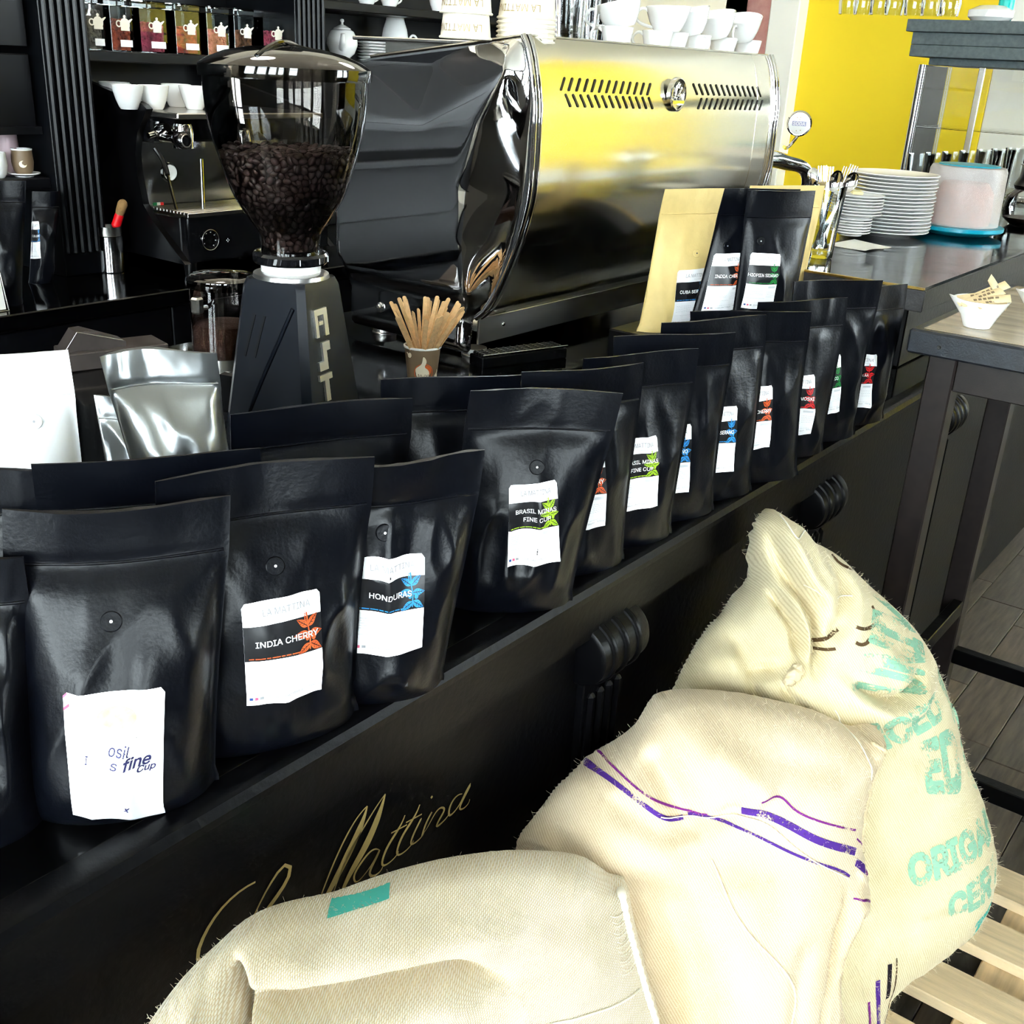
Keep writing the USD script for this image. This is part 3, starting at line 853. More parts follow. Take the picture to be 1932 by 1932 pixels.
class Sack:
    def __init__(s, label, poly, depth, m, Tf, R, strokes=(), steps=(), g=5, back=.7, seed=1, wr=.004, rests=(), gain=1.0):
        """a slumped sack: its outline stands at its own distance and is filled to its real thickness, front and back, then creased"""
        s.depth = depth
        pl = smooth_poly(poly)
        pg = Polygon(pl).buffer(0)
        s.pg = pg
        x0, y0, x1, y1 = pg.bounds
        xs, ys = np.arange(x0 - 2 * g, x1 + 3 * g, g), np.arange(y0 - 2 * g, y1 + 3 * g, g)
        X, Y = np.meshgrid(xs, ys, indexing='ij')
        from shapely import contains_xy
        ins = contains_xy(pg, X, Y)
        dpx = distance_transform_edt(np.pad(ins, 1))[1:-1, 1:-1]
        bd = pg.exterior
        D = s.depth(X, Y)
        near = dpx < 3
        d = dpx.copy()
        ii = np.argwhere(ins & near)
        for i, j in ii:
            d[i, j] = bd.distance(Point(X[i, j], Y[i, j])) / g
        dm = d * g * D / FPX
        e = np.clip(dm / R, 0, 1)
        infl = np.sqrt(np.clip(1 - (1 - e) ** 2, 0, 1))
        H = Tf * infl
        P2 = np.stack([X, Y], -1)
        add = np.zeros_like(H)
        for pts, w, a in strokes:
            dd, _, tt = seg_dist(P2, pts)
            ends = np.clip(np.minimum(tt, 1 - tt) * 5 + .25, 0, 1)
            add += gain * a * ends * np.exp(-(dd / w) ** 2)
        for pts, w, a in steps:
            dd, sd, tt = seg_dist(P2, pts)
            ends = np.clip(np.minimum(tt, 1 - tt) * 6, 0, 1) * ((tt > 0) & (tt < 1))
            add += np.where(sd > 0, a * ends * np.exp(-dd / w), 0)
        U = np.stack([X * D / FPX, Y * D / FPX], -1)
        fb = meshkit.fbm(np.stack([U[..., 0] * 7, U[..., 1] * 7, np.full_like(X, seed * 1.7)], -1), 4, seed) - .5
        rg = 1 - np.abs(2 * meshkit.noise(np.stack([U[..., 0] * 11 + U[..., 1] * 5, U[..., 1] * 6 - U[..., 0] * 3, np.full_like(X, seed * 3.1)], -1), seed + 3) - 1)
        add += wr * (fb * 4 + (rg ** 2 - .4) * 1.2)
        H = H + add * np.clip(dm / (.25 * R), 0, 1)
        H = np.where(ins, np.maximum(H, .002 * infl), 0)
        H = gaussian_filter(H, .7) * np.clip(d, 0, 1)
        # outside corners of border cells go to the outline itself
        use = np.zeros_like(ins)
        cell = ins[:-1, :-1] | ins[1:, :-1] | ins[:-1, 1:] | ins[1:, 1:]
        ci, cj = np.nonzero(cell)
        need = np.zeros_like(ins)
        for a in (0, 1):
            for b in (0, 1):
                need[ci + a, cj + b] = True
        for i, j in np.argwhere(need & ~ins):
            q = bd.interpolate(bd.project(Point(X[i, j], Y[i, j])))
            X[i, j], Y[i, j] = q.x, q.y
        H[~ins] = 0
        D = s.depth(X, Y)
        base = s.ptd(X, Y, D)
        Fv, Bv = base - H[..., None] * FWD, base + (back * Tf * infl * ins)[..., None] * FWD
        def clampv(V):
            V = V.copy()
            for o in rests:                                # pressed against the sack behind: stays on this side of its surface
                q = proj(V)
                ok = (q[..., 0] > o.xs[0]) & (q[..., 0] < o.xs[-1]) & (q[..., 1] > o.ys[0]) & (q[..., 1] < o.ys[-1])
                S = o.on(q, .004)
                inside = o.inside(q) & ok
                da, db = (V - CAM) @ FWD, (S - CAM) @ FWD
                k = np.where(inside & (da > db), db / da, 1.0)
                V = CAM + (V - CAM) * k[..., None]
            V[..., 1] = np.minimum(V[..., 1], LY - .026)
            V[..., 2] = np.maximum(V[..., 2], .1465)
            return V
        Fv, Bv = clampv(Fv), clampv(Bv)
        s.xs, s.ys, s.Fv, s.g = xs, ys, Fv, g
        idx = -np.ones(ins.shape, int)
        idx[need] = np.arange(need.sum())
        nF = need.sum()
        bidx = idx.copy()
        inner = ins & need
        bidx[inner] = nF + np.arange(inner.sum())
        v = np.vstack([Fv[need], Bv[inner]])
        a, b, c, dd = idx[ci, cj], idx[ci + 1, cj], idx[ci + 1, cj + 1], idx[ci, cj + 1]
        A, Bq, Cq, Dq = bidx[ci, cj], bidx[ci + 1, cj], bidx[ci + 1, cj + 1], bidx[ci, cj + 1]
        f = np.vstack([np.stack([a, b, c], 1), np.stack([a, c, dd], 1), np.stack([A, Cq, Bq], 1), np.stack([A, Dq, Cq], 1)])
        mesh = mk(v, f)
        uv = np.vstack([U[need], U[inner]])
        uv = uv + .004 * np.stack([meshkit.noise(v * 9, 3) - .5, meshkit.noise(v * 9, 4) - .5], 1)
        if mesh.volume < 0:
            mesh.invert()
        c0 = v.mean(0); c0[2] = .145
        s.t = thing('coffee_sack', label, 'sack', c0)
        obj('sack_body', mk(mesh.vertices - c0, mesh.faces), m, s.t, smooth=True, uv=uv)
        s.m = m
        nn = trimesh.Trimesh(mesh.vertices, mesh.faces, process=False)
        s.samples = (np.array(nn.vertices)[:nF], np.array(nn.vertex_normals)[:nF])

    def inside(s, q):
        from shapely import contains_xy
        return contains_xy(s.pg, q[..., 0], q[..., 1])

    def ptd(s, x, y, D):
        d = pray(x, y)
        return CAM + d * (D / (d @ FWD))[..., None]

    def on(s, px, lift=.0015):
        """points of the cloth seen at px (…,2)"""
        px = np.asarray(px, float)
        i = np.clip((px[..., 0] - s.xs[0]) / s.g, 0, len(s.xs) - 1.001); j = np.clip((px[..., 1] - s.ys[0]) / s.g, 0, len(s.ys) - 1.001)
        i0, j0 = i.astype(int), j.astype(int); a, b = (i - i0)[..., None], (j - j0)[..., None]
        F = s.Fv
        p = F[i0, j0] * (1 - a) * (1 - b) + F[i0 + 1, j0] * a * (1 - b) + F[i0 + 1, j0 + 1] * a * b + F[i0, j0 + 1] * (1 - a) * b
        to = CAM - p
        return p + to / np.linalg.norm(to, axis=-1, keepdims=True) * lift

    def stripe(s, name, pts, w, m, lift=.0016):
        """a woven or painted band along pts, w pixels wide as measured"""
        c = curve(np.array(pts, float), max(12, int(np.linalg.norm(np.diff(np.array(pts), axis=0), axis=1).sum() / 6)))
        t = np.gradient(c, axis=0); t /= np.linalg.norm(t, axis=1, keepdims=True); n = np.stack([-t[:, 1], t[:, 0]], 1)
        k = 4
        V = np.stack([s.on(c + n * w * (q / (k - 1) - .5), lift) for q in range(k)], 1)
        mesh = mk(V.reshape(-1, 3), grid_faces(len(c), k))
        if (mesh.face_normals @ FWD).mean() > 0:
            mesh.invert()
        return obj(name, mesh, m, s.t, world=True, smooth=True)

    def text(s, name, string, q, m_, bold=True, lift=.0016):
        """stencil letters, each a part, filling the quad q (top left, top right, bottom right, bottom left)"""
        q = np.array(q, float)
        m = flat(txt(string, bold))
        shp = unary_union([Polygon(t[:, :2]).buffer(.012) for t in m.triangles]).buffer(.045).simplify(.012)   # a broad stencil stroke
        m = flat(ext(shp, .02))
        lo, hi = m.bounds
        v, f = trimesh.remesh.subdivide_to_size(m.vertices, m.faces, .22)
        a = (v[:, 0] - lo[0]) / (hi[0] - lo[0]); b = 1 - (v[:, 1] - lo[1]) / (hi[1] - lo[1])
        w = np.stack([(1 - a) * (1 - b), a * (1 - b), a * b, (1 - a) * b], 1) @ q
        mesh = mk(s.on(w, lift), f)
        if (mesh.face_normals @ FWD).mean() > 0:
            mesh.invert()
        obj(name, mesh, m_, s.t, world=True, smooth=True)

    def cord(s, name, pts, r, m, lift=.003, n=8, rope=0):
        c = curve(np.array(pts, float), max(16, int(np.linalg.norm(np.diff(np.array(pts), axis=0), axis=1).sum() / 5)))
        p = s.on(c, lift)
        rr = r
        if rope:
            rr = r * (1 + .18 * np.sin(np.arange(len(p)) * 1.9))
        return obj(name, tube(p, rr, n), m, s.t, world=True, smooth=True)

    def fuzz(s, n, seed, lo=.003, hi=.009, w=.00024):
        rng = np.random.default_rng(seed)
        P, N = s.samples
        k = rng.integers(0, len(P), n)
        p, nn = P[k] + s.t.loc * 0, N[k]
        p = p
        d = nn + rng.normal(0, .7, (n, 3)); d /= np.linalg.norm(d, axis=1, keepdims=True)
        L = rng.uniform(lo, hi, (n, 1))
        bend = rng.normal(0, .35, (n, 3))
        pts = np.stack([p - nn * .0005, p + d * L * .5 + bend * L * .12, p + d * L + bend * L * .5], 1)
        pts = pts - s.t.loc
        path = numbered(s.t.path + '/loose_fibres')
        c = UsdGeom.BasisCurves.Define(stage, path)
        c.CreateTypeAttr('linear'); c.CreatePointsAttr(Vt.Vec3fArray.FromNumpy(pts.reshape(-1, 3).astype(np.float32)))
        c.CreateCurveVertexCountsAttr(Vt.IntArray.FromNumpy(np.full(n, 3, np.int32)))
        c.CreateWidthsAttr([w]); c.SetWidthsInterpolation('constant')
        UsdShade.MaterialBindingAPI.Apply(c.GetPrim()).Bind(MATS['fibre'])
        tag(c.GetPrim(), kind='stuff')


# right-hand sack: tied top, green stencil
C_poly = [(1430, 963), (1455, 958), (1480, 975), (1505, 990), (1530, 1022), (1552, 1030), (1590, 1060), (1625, 1095), (1665, 1130), (1705, 1170), (1730, 1205), (1750, 1245), (1765, 1290), (1783, 1345), (1795, 1400), (1812, 1440), (1832, 1490), (1845, 1540), (1855, 1590), (1850, 1640), (1836, 1690), (1815, 1725), (1790, 1750), (1740, 1790), (1700, 1815), (1670, 1838), (1655, 1875), (1647, 1932), (1655, 2060), (1250, 2060), (1205, 1700), (1212, 1345), (1222, 1320), (1235, 1290), (1255, 1250), (1290, 1200), (1320, 1170), (1360, 1140), (1392, 1112), (1408, 1095), (1414, 1070), (1402, 1045), (1400, 1015), (1404, 990), (1412, 972)]
sackC = Sack('burlap sack with tied top and faded green stencil letters, leaning on the counter', C_poly, lambda x, y: 1.735 - .00005 * (y - 1000) + .00004 * (x - 1450), 'burlap_straw', .20, .17,
             strokes=[([(1418, 985), (1432, 1030), (1448, 1075), (1466, 1110), (1480, 1150), (1483, 1200), (1475, 1240)], 7, -.030),
                      ([(1408, 1000), (1410, 1050), (1430, 1095), (1452, 1120), (1462, 1160), (1464, 1200)], 11, .022),
                      ([(1445, 975), (1460, 1030), (1478, 1080), (1500, 1120)], 12, .016),
                      ([(1424, 1100), (1440, 1135), (1454, 1170), (1452, 1210)], 7, -.035),
                      ([(1520, 1030), (1545, 1090), (1530, 1150), (1500, 1180)], 14, -.016), ([(1500, 1000), (1515, 1060), (1505, 1130)], 14, .014), ([(1560, 1060), (1570, 1110), (1545, 1170)], 16, .012),
                      ([(1372, 1250), (1392, 1238), (1420, 1232)], 8, -.022), ([(1376, 1255), (1384, 1285), (1395, 1300)], 8, -.014), ([(1420, 1262), (1445, 1285), (1470, 1312)], 6, -.010),
                      ([(1340, 1180), (1368, 1200), (1376, 1240)], 16, -.014), ([(1290, 1235), (1330, 1215), (1360, 1225)], 22, .014),
                      ([(1538, 1255), (1570, 1274), (1600, 1284), (1630, 1280), (1655, 1262), (1668, 1240)], 7, -.034),
                      ([(1500, 1240), (1545, 1285), (1600, 1308), (1650, 1300), (1690, 1262)], 16, .016),
                      ([(1580, 1190), (1620, 1225), (1640, 1250)], 22, .012), ([(1250, 1290), (1340, 1280), (1420, 1300), (1470, 1322)], 9, -.012),
                      ([(1620, 1660), (1680, 1655), (1740, 1650)], 14, -.006), ([(1640, 1330), (1700, 1290), (1745, 1250)], 12, -.008)],
             seed=2, wr=.0042, gain=1.5)
for q, st in (([(1622, 1538), (1824, 1480), (1838, 1536), (1630, 1594)], 'ORIGAN'), ([(1692, 1612), (1852, 1546), (1856, 1626), (1706, 1658)], 'CERTI'), ([(1652, 1352), (1806, 1318), (1818, 1462), (1662, 1440)], 'ED C'), ([(1528, 1330), (1702, 1268), (1722, 1318), (1562, 1374)], 'NCED')):
    sackC.text('stencil_print', st, q, 'paint_green')
sackC.text('stencil_print', 'IT', [(1768, 1674), (1838, 1640), (1832, 1714), (1770, 1734)], 'paint_teal')
sackC.text('stencil_print', 'UNIV', [(1528, 1262), (1612, 1100), (1712, 1168), (1664, 1282)], 'paint_green')
sackC.text('stencil_print', 'NCO', [(1722, 1262), (1728, 1206), (1768, 1300), (1748, 1342)], 'paint_green')
for pts, w in (([(1545, 1042), (1552, 1058), (1570, 1066), (1592, 1076)], 6), ([(1596, 1130), (1600, 1144)], 6), ([(1548, 1160), (1560, 1164), (1588, 1160)], 6), ([(1546, 1186), (1556, 1190), (1572, 1182)], 6), ([(1482, 1188), (1502, 1178), (1522, 1166)], 6), ([(1484, 1200), (1510, 1196)], 5)):
    sackC.stripe('ink_mark', pts, w, 'paint_dark')
for pts, w, m in (([(1584, 1757), (1590, 1790), (1597, 1823), (1604, 1870), (1612, 1932)], 9, 'paint_purple'), ([(1602, 1727), (1608, 1765), (1615, 1807)], 8, 'paint_black'), ([(1613, 1716), (1622, 1770), (1630, 1890)], 3, 'paint_dark'), ([(1572, 1798), (1580, 1850), (1588, 1932)], 5, 'paint_plum')):
    sackC.stripe('woven_stripe', pts, w, m)
k_ = sackC.on((1440, 1240), .010)
kn = []
for q_, (ox, oy, oz, rx_, ry_, rz_) in enumerate(((0, 0, 0, .013, .010, .011), (.009, .0, .004, .009, .010, .009), (-.008, .002, -.006, .010, .009, .008))):
    e_ = trimesh.creation.icosphere(3, 1.0)
    e_.vertices = e_.vertices * (rx_, ry_, rz_) * (1 + .35 * (meshkit.noise(e_.vertices * 2.3 + q_ * 7, 3)[:, None] - .5))
    e_.apply_translation((ox, oy, oz)); kn.append(e_)
kn = cat(kn)
kn.apply_translation(k_)
mat('cord_tan', (.66, .54, .34), .95, bump=.3, bscale=300)
obj('knot', kn, 'cord_tan', sackC.t, world=True, smooth=True)
sackC.cord('tie_string', [(1452, 972), (1455, 1000), (1462, 1012), (1480, 1006), (1498, 1000)], .0013, 'thread', .003)
sackC.cord('loose_thread', [(1470, 1092), (1482, 1100), (1490, 1108)], .0009, 'thread', .003)
sackC.cord('loose_thread', [(1525, 1114), (1540, 1112), (1555, 1111)], .001, 'thread', .003)
sackC.fuzz(8000, 5)

B_poly = [(1235, 1312), (1300, 1300), (1400, 1308), (1480, 1325), (1560, 1350), (1610, 1372), (1652, 1366), (1658, 1396), (1640, 1440), (1622, 1500), (1612, 1560), (1618, 1600), (1626, 1650), (1622, 1692), (1600, 1722), (1582, 1760), (1572, 1800), (1576, 1860), (1592, 1932), (1600, 2120), (1000, 2120), (958, 1800), (955, 1620), (950, 1575), (950, 1550), (965, 1530), (1000, 1500), (1050, 1457), (1100, 1430), (1150, 1405), (1200, 1368)]
sackB = Sack('tan burlap sack with purple woven stripes, in front of the tied sack', B_poly, lambda x, y: 1.47 + .00006 * (x - 1300) - .00006 * (y - 1500), 'burlap_tan', .15, .12,
             strokes=[([(1205, 1380), (1240, 1440), (1262, 1490), (1270, 1530)], 30, -.022), ([(1290, 1360), (1370, 1420), (1400, 1455)], 34, .016), ([(1130, 1470), (1200, 1500), (1250, 1530)], 22, -.010), ([(1262, 1488), (1320, 1486), (1360, 1468)], 16, -.012),
                      ([(985, 1560), (1015, 1590), (1060, 1600)], 18, -.02), ([(970, 1545), (1000, 1530), (1030, 1545)], 16, .014), ([(1130, 1610), (1240, 1650), (1280, 1760), (1300, 1932)], 46, -.020), ([(1320, 1560), (1360, 1700), (1370, 1900)], 60, .012),
                      ([(1470, 1700), (1455, 1760), (1440, 1850)], 16, -.006), ([(1546, 1610), (1530, 1700), (1525, 1780), (1505, 1850), (1495, 1932)], 6, -.014), ([(1575, 1620), (1565, 1700), (1550, 1780), (1545, 1900)], 10, .012),
                      ([(1600, 1380), (1618, 1420), (1606, 1470), (1590, 1530)], 6, -.010), ([(1575, 1590), (1590, 1610), (1610, 1625)], 8, .012), ([(1580, 1640), (1600, 1680), (1610, 1700)], 10, .010), ([(1420, 1390), (1480, 1410), (1560, 1420)], 24, -.006), ([(1560, 1850), (1540, 1890), (1535, 1932)], 10, -.010)],
             seed=6, wr=.0052, rests=(sackC,), gain=1.7)
for pts, w, m in (([(1126, 1414), (1148, 1424), (1190, 1451), (1231, 1472), (1264, 1485), (1302, 1487)], 3.6, 'paint_plum'), ([(1382, 1451), (1403, 1446), (1422, 1449), (1438, 1464), (1480, 1487), (1525, 1504), (1567, 1522)], 3.6, 'paint_plum'), ([(1572, 1540), (1592, 1560), (1612, 1582)], 3.2, 'paint_plum'),
                  ([(1099, 1431), (1132, 1437), (1165, 1453), (1198, 1474), (1231, 1493), (1264, 1497)], 8, 'paint_purple'), ([(1355, 1472), (1389, 1475), (1430, 1493), (1480, 1520), (1521, 1538), (1567, 1561)], 13, 'paint_purple'), ([(1567, 1578), (1582, 1590), (1592, 1600)], 12, 'paint_purple'), ([(1590, 1605), (1612, 1616)], 5, 'paint_plum'),
                  ([(1273, 1493), (1335, 1495), (1376, 1511), (1438, 1542), (1496, 1565), (1550, 1596)], 4.5, 'paint_purple'), ([(1556, 1634), (1582, 1642), (1612, 1672)], 3, 'paint_plum')):
    sackB.stripe('woven_stripe', pts, w, m)
sackB.cord('loose_thread', [(1222, 1490), (1262, 1496), (1300, 1492), (1345, 1483), (1385, 1488), (1440, 1530), (1500, 1570), (1545, 1598)], .0009, 'thread', .003)
sackB.cord('loose_thread', [(1302, 1552), (1312, 1575), (1331, 1623), (1376, 1685), (1438, 1760), (1447, 1785), (1426, 1868), (1420, 1940)], .0011, 'thread', .003)
sackB.cord('loose_thread', [(1575, 1340), (1590, 1370), (1598, 1410), (1604, 1442)], .0009, 'thread', .003)
sackB.cord('seam', [(1618, 1384), (1632, 1392), (1640, 1400), (1630, 1430), (1612, 1480), (1598, 1535), (1600, 1580)], .0028, 'cord_tan', .001, rope=1)
sackB.fuzz(6500, 7)

A_poly = [(280, 1932), (310, 1888), (350, 1838), (400, 1790), (450, 1745), (490, 1722), (550, 1704), (620, 1690), (680, 1668), (750, 1645), (830, 1625), (900, 1614), (960, 1608), (1040, 1610), (1090, 1616), (1125, 1632), (1150, 1652), (1176, 1656), (1190, 1700), (1205, 1770), (1222, 1840), (1240, 1900), (1250, 1960), (1262, 2120), (180, 2120), (235, 2010)]
sackA = Sack('cream burlap sack with white stitched hem, nearest to the camera', A_poly, lambda x, y: .86 + .00048 * (x - 290) - .00012 * (y - 1750), 'burlap_cream', .10, .085,
             strokes=[([(472, 1775), (482, 1805), (492, 1840), (500, 1875), (496, 1925)], 17, -.085), ([(500, 1815), (570, 1812), (650, 1800), (730, 1782), (800, 1766), (870, 1757), (945, 1772)], 15, -.05), ([(530, 1862), (640, 1846), (740, 1828), (840, 1808), (910, 1806)], 30, .030), ([(530, 1762), (700, 1735), (860, 1708), (1000, 1690)], 36, .022),
                      ([(520, 1905), (545, 1890), (590, 1880), (640, 1890)], 14, .030), ([(575, 1925), (600, 1915), (630, 1925)], 12, -.03), ([(650, 1895), (672, 1915), (680, 1940)], 14, -.022), ([(1000, 1690), (1100, 1680), (1160, 1700)], 30, -.008), ([(960, 1840), (1060, 1800), (1140, 1740)], 36, .010), ([(1090, 1900), (1150, 1880), (1220, 1900)], 24, -.012), ([(400, 1830), (430, 1880), (440, 1932)], 22, .014)],
             seed=9, wr=.0034, g=4.5, rests=(sackC, sackB))
sackA.cord('hem', [(1166, 1662), (1172, 1700), (1184, 1750), (1198, 1800), (1212, 1850), (1230, 1905), (1240, 1945)], .0052, 'thread', .003, rope=1)
sackA.cord('seam', [(520, 1876), (570, 1868), (650, 1867), (740, 1876), (830, 1876), (920, 1868), (1000, 1856), (1080, 1840), (1140, 1832), (1195, 1826)], .0014, 'thread', .002)
sackA.stripe('stencil_print', [(630, 1695), (640, 1692), (680, 1679), (725, 1664), (742, 1658)], 12, 'paint_teal')
for q in range(13):
    y = 1690 + q * 8
    sackA.cord('loose_thread', [(1142 + q * 1.6 + (q % 3) * 2, y), (1156 + q * 1.6, y + 2 + (q % 2) * 3), (1168 + q * 1.9, y - 1)], .0006, 'thread', .002)
sackA.fuzz(9000, 11, lo=.002, hi=.006, w=.00018)

# ------------------------------------------------------------------ pallet
pal = thing('pallet', 'pale wooden pallet under the coffee sacks', 'pallet', (1.3, .2, 0))
for k in range(8):
    xa = 1.842 - .1615 * k
    obj('slat', bx(xa, xa + .09, -.22, .60, .122, .144, .002), 'pallet_wood', pal, world=True)
for y in (-.20, .13, .50):
    obj('stringer', bx(.70, 1.935, y - .05, y + .05, .10, .1218, .002), 'pallet_wood_side', pal, world=True)
    for x in (.70, 1.245, 1.79):
        obj('block', bx(x, x + .145, y - .05, y + .05, .022, .0998, .003), 'pallet_wood_side', pal, world=True)
    obj('bottom_board', bx(.70, 1.935, y - .05, y + .05, .001, .0218, .002), 'pallet_wood_side', pal, world=True)

# ------------------------------------------------------------------ high table on the right
TX0, TX1, TY0, TY1, TZ = 2.036, 2.72, -.35, .614, 1.10
tb = thing('bar_table', 'tall dark wooden bar table with worn top at the right edge', 'table', ((TX0 + TX1) / 2, .2, 0))
obj('table_top', bx(TX0, TX1, TY0, TY1, TZ - .045, TZ, .004), 'table_wood', tb, world=True)
obj('top_inlay', bx(TX0 + .02, TX1 - .02, TY0 + .02, TY1 - .02, TZ, TZ + .0012, .0008), 'table_top', tb, world=True)
lx, ly = at(1808, 690, 2, 1.05)[:2]
lx0, ly0 = round(lx - .025, 3), TY1 - .035
for xa in (TX0 + .05, TX1 - .10):
    for yb in (TY1 - .03, TY0 + .08):
        obj('leg', bx(xa, xa + .052, yb - .052, yb, 0, TZ - .045, .003), 'brown_wood', tb, world=True)
obj('apron', bx(TX0 + .056, TX0 + .076, TY0 + .08, TY1 - .082, TZ - .115, TZ - .045, .002), 'brown_wood', tb, world=True)
obj('apron', bx(TX1 - .076, TX1 - .056, TY0 + .08, TY1 - .082, TZ - .115, TZ - .045, .002), 'brown_wood', tb, world=True)
for yb in (TY1 - .056, TY0 + .054):
    obj('apron', bx(TX0 + .102, TX1 - .10, yb - .02, yb, TZ - .115, TZ - .045, .002), 'brown_wood', tb, world=True)
    obj('stretcher', bx(TX0 + .102, TX1 - .10, yb - .025, yb, .30, .34, .002), 'black_wood', tb, world=True)
for xa in (TX0 + .058, TX1 - .088):
    obj('stretcher', bx(xa, xa + .03, TY0 + .08, TY1 - .082, .16, .20, .002), 'black_wood', tb, world=True)
obj('screw', xf(lathe([(0, .002), (.0035, .002), (.004, 0), (0, 0)], 12), rot((0, 1, 0), -90), (TX0 + .0005, .555, TZ - .025)), 'steel', tb, world=True)

# ------------------------------------------------------------------ large espresso machine, seen from the back
MX0, MX1 = 1.83, 2.935
MP = np.array([(1.390, 1.567), (1.372, 1.53), (1.361, 1.487), (1.353, 1.44), (1.352, 1.40), (1.352, 1.31), (1.358, 1.25), (1.367, 1.215), (1.385, 1.16), (1.404, 1.113), (1.432, 1.055), (1.462, 1.012), (1.480, .998)])
PS = CubicSpline(np.r_[0, np.cumsum(np.linalg.norm(np.diff(MP, axis=0), axis=1))], MP)
PLen = np.cumsum(np.linalg.norm(np.diff(MP, axis=0), axis=1))[-1]
prf = PS(np.linspace(0, PLen, 40))
mc = thing('espresso_machine', 'large chrome and brushed steel espresso machine, its curved back towards the bar', 'espresso machine', (2.4, 1.6, LZ))


def yof(z):
    return np.interp(z, prf[::-1, 1], prf[::-1, 0])


ins_ = Polygon(list(map(tuple, prf)) + [(prf[-1, 0] + .03, prf[-1, 1]), (prf[20, 0] + .03, prf[20, 1]), (1.42, 1.555)])
body = Polygon(list(map(tuple, prf)) + [(1.487, .99), (1.487, .935), (1.86, .935), (1.86, 1.55), (1.40, 1.555)]).buffer(0)
strip = Polygon([tuple(q) for q in prf] + [(q[0] + .006, q[1]) for q in prf[::-1]]).buffer(0)
sheet = [ext_yz(body.buffer(-.0005), MX0 + .11, MX1 - .11), ext_yz(strip, MX0 + .012, MX0 + .112), ext_yz(strip, MX1 - .112, MX1 - .012)]
obj('back_panel', sheet, 'steel_back', mc, world=True, smooth=25)
obj('lower_panel', bx(MX0 + .02, MX1 - .02, 1.4855, 1.491, .934, .992, .001), 'steel_dull', mc, world=True)
for px, py in ((950, 612), (1300, 575)):
    p = at(px, py, 1, 1.485)
    obj('screw', xf(lathe([(0, .003), (.004, .002), (.005, 0), (0, 0)], 14), rot((1, 0, 0), 90), p), 'chrome', mc, world=True)
# side panel: mirror-like, dished, with a tilted upper facet
side = Polygon([(1.393, 1.560), (1.80, 1.509), (1.862, 1.495), (1.885, 1.46), (1.897, 1.40), (1.900, 1.10), (1.893, 1.075), (1.868, 1.045), (1.858, .93), (1.85, .921), (1.50, .916), (1.492, .925), (1.489, .99)] + [tuple(q) for q in prf[::-1][2:-1]]).buffer(0)
gy, gz = np.arange(1.33, 1.92, .0085), np.arange(.905, 1.585, .0085)
from shapely import contains_xy as cxy


def side_mesh(x_at, sgn):
    Y_, Z_ = np.meshgrid(gy, gz, indexing='ij')
    insd = cxy(side, Y_, Z_)
    cell = insd[:-1, :-1] | insd[1:, :-1] | insd[:-1, 1:] | insd[1:, 1:]
    ci, cj = np.nonzero(cell)
    need = np.zeros_like(insd)
    for a in (0, 1):
        for b in (0, 1):
            need[ci + a, cj + b] = True
    for i, j in np.argwhere(need & ~insd):
        q = side.exterior.interpolate(side.exterior.project(Point(Y_[i, j], Z_[i, j])))
        Y_[i, j], Z_[i, j] = q.x, q.y
    # relief: towards +x is into the machine
    ridge = 1.395 + (Y_ - 1.45) * -.03 + np.clip((1.62 - Y_) / .22, 0, 1) * .10     # the fold climbs towards the back edge
    up = np.clip((Z_ - ridge) / .12, 0, 1)
    W = np.interp(Z_, [.99, 1.06, 1.16, 1.27, 1.40, 1.50], [.03, .06, .13, .17, .12, .04])
    t_ = np.clip((yof(Z_) + W - Y_) / W, 0, 1)
    dep = -.032 * (1 - up) + .040 * (1 - up) * np.clip(t_, 0, 1) ** 1.25 * np.clip((Z_ - .99) / .05, 0, 1) + .010 * np.clip((1.045 - Z_) / .01, 0, 1)
    rim = np.clip(np.array([side.exterior.distance(Point(a, b)) for a, b in zip(Y_.ravel(), Z_.ravel())]).reshape(Y_.shape) / .022, 0, 1) ** .6
    X_ = x_at + sgn * gaussian_filter(dep, .8) * rim
    idx = -np.ones(insd.shape, int); idx[need] = np.arange(need.sum())
    a, b, c, d = idx[ci, cj], idx[ci + 1, cj], idx[ci + 1, cj + 1], idx[ci, cj + 1]
    m = mk(np.stack([X_[need], Y_[need], Z_[need]], 1), np.vstack([np.stack([a, b, c], 1), np.stack([a, c, d], 1)]))
    if m.face_normals[:, 0].mean() * sgn > 0:
        m.invert()
    return m


obj('side_panel', side_mesh(MX0, 1), 'chrome', mc, world=True, smooth=35)
obj('side_panel', side_mesh(MX1, -1), 'chrome', mc, world=True, smooth=35)
obj('side_shell', [ext_yz(side.difference(side.buffer(-.006)), MX0 - .001, MX0 + .002), ext_yz(side.difference(side.buffer(-.006)), MX1 - .002, MX1 + .001)], 'chrome', mc, world=True, kind='stuff')
obj('top_strip', ext_yz(Polygon([(1.41, 1.553), (1.80, 1.505), (1.44, 1.508)]), MX0 - .0015, MX0 + .01), 'black_gloss', mc, world=True)
for x in (MX0 - .002, MX0 + .016, MX1 - .012, MX1 + .004):
    ln = np.stack([np.full(len(prf), x), prf[:, 0] - .003, prf[:, 1]], 1)
    obj('edge_moulding', tube(ln, .0065, 10), 'chrome', mc, world=True, smooth=60)
obj('edge_seal', tube(np.stack([np.full(len(prf), MX0 + .007), prf[:, 0] - .003, prf[:, 1]], 1), .004, 6), 'black_plastic', mc, world=True)
obj('edge_seal', tube(np.stack([np.full(len(prf), MX1 + .0125), prf[:, 0] - .001, prf[:, 1]], 1), .0045, 6), 'black_plastic', mc, world=True)
b_ = at(958, 95, 0, MX0 - .003)
